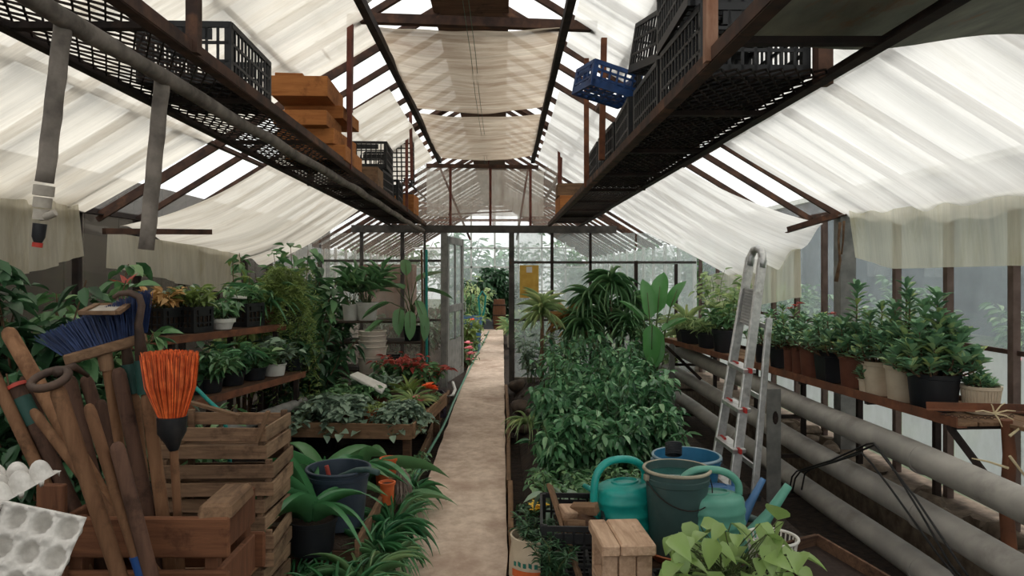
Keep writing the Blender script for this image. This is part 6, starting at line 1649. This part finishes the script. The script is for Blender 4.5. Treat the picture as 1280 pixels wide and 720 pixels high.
def lowb(px, off, z=.742):
    A = Vector((-2.30, 3.75)); d = Vector((.59, 2.5)).normalized(); n = Vector((-d.y, d.x)); Q = A + n * off
    k = (px - 628) / 900; t_ = (k * Q.y - Q.x) / (d.x - k * d.y); p = Q + d * t_
    return Vector((p.x, p.y, z))
for k, (px, off, lm, tm, L, W, lab) in enumerate(((262, .12, 'leaf_mid', T_LANCE, .11, .03, 'ragged seedlings in a black tray at the near end of the lower bench'), (290, .16, 'leaf_pepper', T_LANCE, .13, .035, 'arching green plant in the middle of the lower bench'), (318, .15, 'leaf_mid', T_OVAL, .10, .045, 'round leaved plant in a black pot on the lower bench'), (343, .12, 'leaf_grey', T_OVAL, .10, .055, 'grey leaved plant in a grey dish on the lower bench'), (365, .15, 'leaf_dark', T_OVAL, .11, .05, 'dark plant at the far end of the lower bench'), (240, .2, 'leaf_dark', T_OVAL, .11, .05, 'dark leafy plant on the lower bench beside the orange broom'))):
    p = lowb(px, off); root = plant('potted_plant', lab, 'potted plant', p)
    z0 = add_pot(root, .10, .10, MT['pot_black' if k != 3 else 'pot_white'], .8)
    stems_and_leaves(root, z0, 14, .22, .20, 150, L, W, MT[lm], tm, 320 + k, pitch=(-.6, .7))
# large dark shrub behind the tools
for k, (px, Y, z, ht, sp, nl, L, W, lm, lab) in enumerate(((30, 3.75, .95, .80, .50, 620, .15, .075, 'leaf_dark', 'big dark broad leaved shrub beneath the taped drop pipe'), (100, 4.1, .95, .78, .48, 620, .14, .07, 'leaf_mid', 'big broad leaved shrub below the second drop pipe'), (-50, 3.5, .9, .75, .45, 420, .15, .07, 'leaf_dark', 'dark shrub pressed against the brown film flap'), (60, 3.2, .55, .60, .4, 520, .12, .06, 'leaf_dark', 'dark low shrub right behind the tool crate'), (160, 3.9, .6, .6, .35, 460, .12, .055, 'leaf_dark', 'dark shrub hidden behind the blue push broom'), (230, 4.4, .3, .6, .35, 200, .12, .05, 'leaf_mid', 'green shrub behind the orange broom below the bench'))):
    p = P(px, 400, Y); root = plant('potted_shrub', lab, 'potted plant', (p.x, Y, 0.0))
    z0 = add_pot(root, .19, .32, MT['pot_black'], .8)
    stems_and_leaves(root, z0, 11, z + ht - z0, sp, nl, L, W, MT[lm], T_OVAL, 340 + k, start=.35, pitch=(-.9, .3), smat=MT['bark'], stem_r=.009, jitter=.4)
rdp = P(158, 352, 4.2); blo = plant('red_flower_plant', 'slim plant with two bright red upright bracts behind the blue broom', 'plant', (rdp.x, 4.2, 0))
mb = MB(); mb.tube([(0, 0, 0), (.02, 0, .8), (0, 0, 1.5)], [.01, .008, .005], 6); mb.build('stem', MT['stem'], blo)
for yaw, pit in ((.9, 1.1), (-.5, 1.2), (2.5, .8)): link('bract', leaf_mesh('bract', [(0, 0, 1.5, yaw, pit, 0, .12, .04)], T_LANCE), MT['flower_red'], blo, smooth='all')
# tall mass at the end of the benches
for k, (px, Y, zt, sp, nl, L, W, lm, tm, lab) in enumerate(((330, 7.2, 1.84, .42, 560, .16, .065, 'leaf_mid', T_LANCE, 'tall leafy plant under the sagging yellowed film'), (372, 7.4, 1.86, .42, 560, .17, .075, 'leaf_mid', T_OVAL, 'tall broad leaved plant touching the sagging film'), (408, 8.6, 1.80, .38, 460, .16, .07, 'leaf_dark', T_OVAL, 'dark tall plant next to the tiered shelf'), (305, 6.8, 1.68, .35, 380, .13, .055, 'leaf_fern', T_LANCE, 'olive plant behind the crate at the bench end'), (395, 7.0, 1.15, .40, 300, .15, .06, 'leaf_dark', T_OVAL, 'dark plant filling the gap below the tall ones'), (350, 6.7, 1.2, .4, 260, .13, .06, 'leaf_dark', T_OVAL, 'dark broad leaved plant behind the asparagus fern'), (415, 8.3, 1.2, .3, 240, .14, .06, 'leaf_mid', T_OVAL, 'green plant behind the white tubs'), (360, 6.2, .5, .3, 220, .11, .05, 'leaf_dark', T_OVAL, 'low dark plant under the asparagus fern'), (402, 6.5, .5, .28, 180, .12, .05, 'leaf_mid', T_HEART, 'ground ivy between the grey pipe and the plank table'))):
    p = P(px, 400, Y); root = plant('potted_shrub', lab, 'potted plant', (p.x, Y, 0))
    z0 = add_pot(root, .16, .26, MT['pot_black'], .8)
    stems_and_leaves(root, z0, 11, zt - z0, sp, nl, L, W, MT[lm], tm, 360 + k, start=.25, pitch=(-1.0, .5), smat=MT['bark'], stem_r=.008, jitter=.5)
# asparagus fern cascading from the bench end
fp = onb(362, .07); af = plant('asparagus_fern', 'olive green asparagus fern cascading from the bench end', 'potted plant', fp)
z0 = add_pot(af, .12, .15, MT['pot_black'], .85)
rnd = random.Random(77); specs = []; mb = MB()
for s_ in range(95):
    a = rnd.uniform(0, 2 * PI); out = rnd.uniform(.12, .42); up = rnd.uniform(.1, .38); dn = rnd.uniform(.25, 1.05) if (math.sin(a) < .3 and math.cos(a) > -.5) else rnd.uniform(0, .2)
    prev = None
    for k in range(15):
        t = k / 14; q = Vector((math.cos(a) * out * t, math.sin(a) * out * t - .05 * t, z0 + up * math.sin(PI * min(1, t * 1.1) * .9) - dn * t * t))
        if prev is not None:
            for j in range(8): specs.append((*(prev.lerp(q, j / 8)), rnd.uniform(0, 6.28), rnd.uniform(-.8, .8), rnd.uniform(-1, 1), rnd.uniform(.035, .07), .009))
        prev = q
foliage(af, specs, T_NEEDLE, MT['leaf_fern'])
for k in range(2):
    p = onb(330 + 14 * k, .25); sp_ = plant('spider_plant', ['spider plant with long pale blades on the bench beside the fern', 'second spider plant arching above the asparagus fern'][k], 'potted plant', p)
    z0 = add_pot(sp_, .09, .15, MT['pot_brown']); strap_leaves(sp_, z0, 34, .5, .024, MT['leaf_pepper'], (.4, 1.35), T_STRAP, 390 + k)

mb = MB(); mb.tube([P(238, 478, 3.7), P(250, 490, 3.68), P(262, 502, 3.66), P(276, 514, 3.64), P(286, 545, 3.62), P(290, 640, 3.61), P(294, 738, 3.60)], .010, 8); tag(mb.build('hose_piece', MT['tealpaint'], smooth='all'), 'thin teal hose end drooping behind the topmost fruit crate', 'hose')
for k, (x, y, n) in enumerate(((-.80, 5.35, 260), (-.74, 5.75, 240), (-.86, 7.6, 200))):
    r_ = plant('weed_clump', ('small weeds growing between the raised bed and the hose', 'small weeds at the foot of the plank table by the hose', 'small weeds below the door post by the white pipe')[k], 'weeds', (x, y, -.03))
    stems_and_leaves(r_, 0, 14, .2, .12, n, .05, .024, MT['leaf_mid'], T_OVAL, 700 + k, base_r=.1, jitter=.8)
gt = plant('grass_tuft', 'pale grass tuft hanging over the stones at the bed edge', 'plant', (.24, 6.6, .16))
strap_leaves(gt, .05, 40, .34, .012, MT['leaf_pale'], (.2, 1.2), T_GRASS, 711, base_r=.04)
# ------------------------------------------------------------------ beyond the doorway
def farbush(name, label, px, Y, ht, sp, nl, L, W, lm, tm=None, seed=0, zb=-.02, nst=11, group=None):
    p = P(px, 400, Y); root = plant(name, label, 'plant', (p.x, Y, zb), group)
    stems_and_leaves(root, 0, nst, ht, sp, nl, L, W, MT[lm], tm, seed, start=.15, pitch=(-1, .5), smat=MT['bark'], stem_r=.012, jitter=.7)
    return root
farbush('large_shrub', 'big dark round shrub at the end of the path', 612, 20.6, 1.75, .95, 2200, .22, .10, 'leaf_dark', None, 501)
farbush('large_shrub', 'dark shrub standing behind the wooden barrel at the path end', 632, 21.2, 1.5, .6, 700, .22, .10, 'leaf_dark', None, 502)
for k, (px, Y, ht, sp, lm, lab) in enumerate(((583, 16, 1.3, .5, 'leaf_mid', 'yellowish green bush past the door leaf'), (578, 13.2, .9, .4, 'leaf_fern', 'olive bush right behind the open door leaf'), (592, 19, 1.6, .5, 'leaf_pale', 'pale misty bush at the far end glass'), (660, 14, .9, .5, 'leaf_mid', 'green bush under the yellow board behind the panes'), (690, 16, 1.0, .6, 'leaf_grey', 'grey-green bush behind the panes by the yucca'), (650, 18, .8, .4, 'leaf_pale', 'pale grass bush on the far side of the doorway post'), (730, 15, 1.2, .7, 'leaf_mid', 'broad bush behind the partition and the dracaena'), (750, 13.5, 1.3, .5, 'leaf_pale', 'pale bush behind the far corner panes'), (515, 10.85, 1.05, .35, 'leaf_dark', 'bush behind the grimy panes by the teal stake'), (472, 10.9, 1.15, .4, 'leaf_dark', 'dark bush behind the grimy panes and white pots'), (545, 15, 1.1, .45, 'leaf_grey', 'grey bush behind the door post'))):
    farbush('bush', lab, px, Y, ht, sp, 420, .16, .065, lm, T_OVAL if k % 2 else T_LANCE, 510 + k)
fl = farbush('gazania_plant', 'bush with orange-red blooms beside the teal pot beyond the door', 588, 14.2, .5, .3, 200, .10, .04, 'leaf_mid', None, 530)
blooms(fl, [(.02, -.2, .66), (-.08, -.2, .50), (.0, -.25, .3)], MT['flower_orange'], .11, 9)
fp_ = farbush('pink_flower_plant', 'small plant with pink blooms at the path edge beyond the door', 582, 12.2, .4, .2, 120, .09, .035, 'leaf_mid', None, 531)
blooms(fp_, [(.06, -.1, .33), (.1, -.12, .24), (.08, -.1, .14), (.05, -.14, .42)], MT['flower_pink'], .09, 9)
tp = thing('teal_pot', 'tall teal pot with a flat rim beside the path beyond the door', 'pot', (P(587, 400, 14.0).x, 14.4, 0)); add_pot(tp, .24, .72, MT['bluecan'], .8)
bq = thing('wooden_barrel', 'brown upright barrel at the foot of the big dark shrub', 'barrel', (P(624, 400, 19.6).x, 19.8, 0))
mb = MB(); mb.lathe([(.001, 0), (.15, 0), (.18, .3), (.18, .55), (.15, .85), (.001, .85)], 20); mb.build('staves', MT['redwood_z'], bq, smooth=True)
for z in (.15, .42, .7):
    mb = MB(); mb.tube([(.185 * math.cos(2 * PI * k / 24), .185 * math.sin(2 * PI * k / 24), z) for k in range(24)], .014, 6, closed=True); mb.build('hoop', MT['rust_dark'], bq)
mb = MB(); mb.box((0, 0, .14), (.45, .3, .3)); tag(mb.build('stone_trough', MT['slate'], loc=(P(615, 400, 20).x, 19.9, 0), bevel=.03), 'grey stone trough at the very end of the path', 'trough')
mb = MB(); hp = [(596, 416), (602, 402), (606, 385), (607, 370), (603, 364), (598, 372), (600, 392), (594, 408), (590, 420)]
mb.tube([P(a, b, 15.5) for a, b in hp], .022, 6); tag(mb.build('garden_hose', MT['tealpaint'], smooth='all'), 'teal garden hose looped up beside the path beyond the door', 'hose')
mb = MB(); mb.box((0, 0, 0), (.26, .012, .45)); yb_ = P(661.5, 352, YP - .06)
yo = thing('notice_board', 'yellow sticky board hung behind the partition bar', 'board', (yb_.x, yb_.y, yb_.z - .225))
MT['yellowboard'] = surf('dull_yellow_board', rgb(186, 146, 58), rgb(206, 168, 80), .7, 9, bump=.1)
mb = MB(); mb.box((0, 0, .225), (.26, .012, .45)); mb.build('panel', MT['yellowboard'], yo)
mb = MB(); mb.box((.0, -.009, .39), (.08, .006, .08)); mb.build('paper_tag', MT['pot_white'], yo)
mb = MB(); mb.tube([(-.08, 0, .44), (0, 0, .50), (.08, 0, .44)], .003, 5); mb.build('hanging_string', MT['wire'], yo)
mb = MB(); p = P(478, 340, 11.2); 
bo = thing('storage_cupboard', 'plain brown cupboard seen behind the grimy panes', 'cupboard', (P(484, 400, 11.4).x, 11.5, 0))
mb = MB(); mb.box((0, 0, .86), (.85, .5, 1.72)); mb.build('body', MT['redwood_z'], bo, bevel=.01)
for s_ in (-1, 1):
    mb = MB(); mb.box((s_ * .205, -.26, .88), (.39, .02, 1.6)); d_ = mb.build('door', MT['redwood_z'], bo, bevel=.004)
    mb = MB(); mb.box((s_ * .04, -.28, .9), (.02, .02, .12)); mb.build('handle', MT['iron'], d_)
sb = thing('stone_planter', 'pale planter box with spiky grass beyond the door post', 'planter', (P(648, 400, 16).x, 16, 0))
mb = MB(); mb.box((0, 0, .15), (.5, 1.2, .34)); mb.build('box', MT['concrete'], sb, bevel=.01)
specs_root = sb; strap_leaves(sb, .3, 60, .5, .03, MT['leaf_pale'], (.3, 1.3), T_STRAP2, 540, base_r=.15)
# ------------------------------------------------------------------ garden outside the right wall
rnd = random.Random(8)
for k in range(16):
    x, y = rnd.uniform(3.6, 6.5), rnd.uniform(2.5, 11)
    r_ = plant('flower_bush', 'low garden bush with pink flowers outside the misted panes', 'plant', (x, y, -.1), 'pink flowered bushes in the garden')
    stems_and_leaves(r_, 0, 9, rnd.uniform(.4, .8), .4, 150, .12, .05, MT['leaf_mid' if k % 2 else 'leaf_grey'], None, 600 + k, jitter=.7)
    blooms(r_, [(rnd.gauss(0, .25), rnd.gauss(0, .25), rnd.uniform(.3, .85)) for _ in range(6)], MT['flower_pink'], .07, 7, seed=k)
for k in range(14):
    x, y = 8.5 + rnd.uniform(-.8, .8), 1.5 + k * 2.1
    r_ = plant('garden_shrub', 'rounded green shrub on the lawn before the slate building', 'plant', (x, y, -.1), 'shrubs before the slate building')
    stems_and_leaves(r_, 0, 11, rnd.uniform(1.2, 1.9), .8, 420, .22, .1, MT['leaf_mid'], None, 640 + k, jitter=.8, start=.1)
for k in range(7):
    x, y = -6 + k * 2.2, 27 + rnd.uniform(-1, 2)
    r_ = plant('garden_tree', 'pale leafy tree beyond the far end wall', 'tree', (x, y, -.1), 'trees beyond the far end wall')
    stems_and_leaves(r_, 0, 14, rnd.uniform(2.6, 4.0), 1.5, 900, .34, .16, MT['leaf_mid'], None, 660 + k, jitter=.9, start=.2, stem_r=.03, smat=MT['bark'])
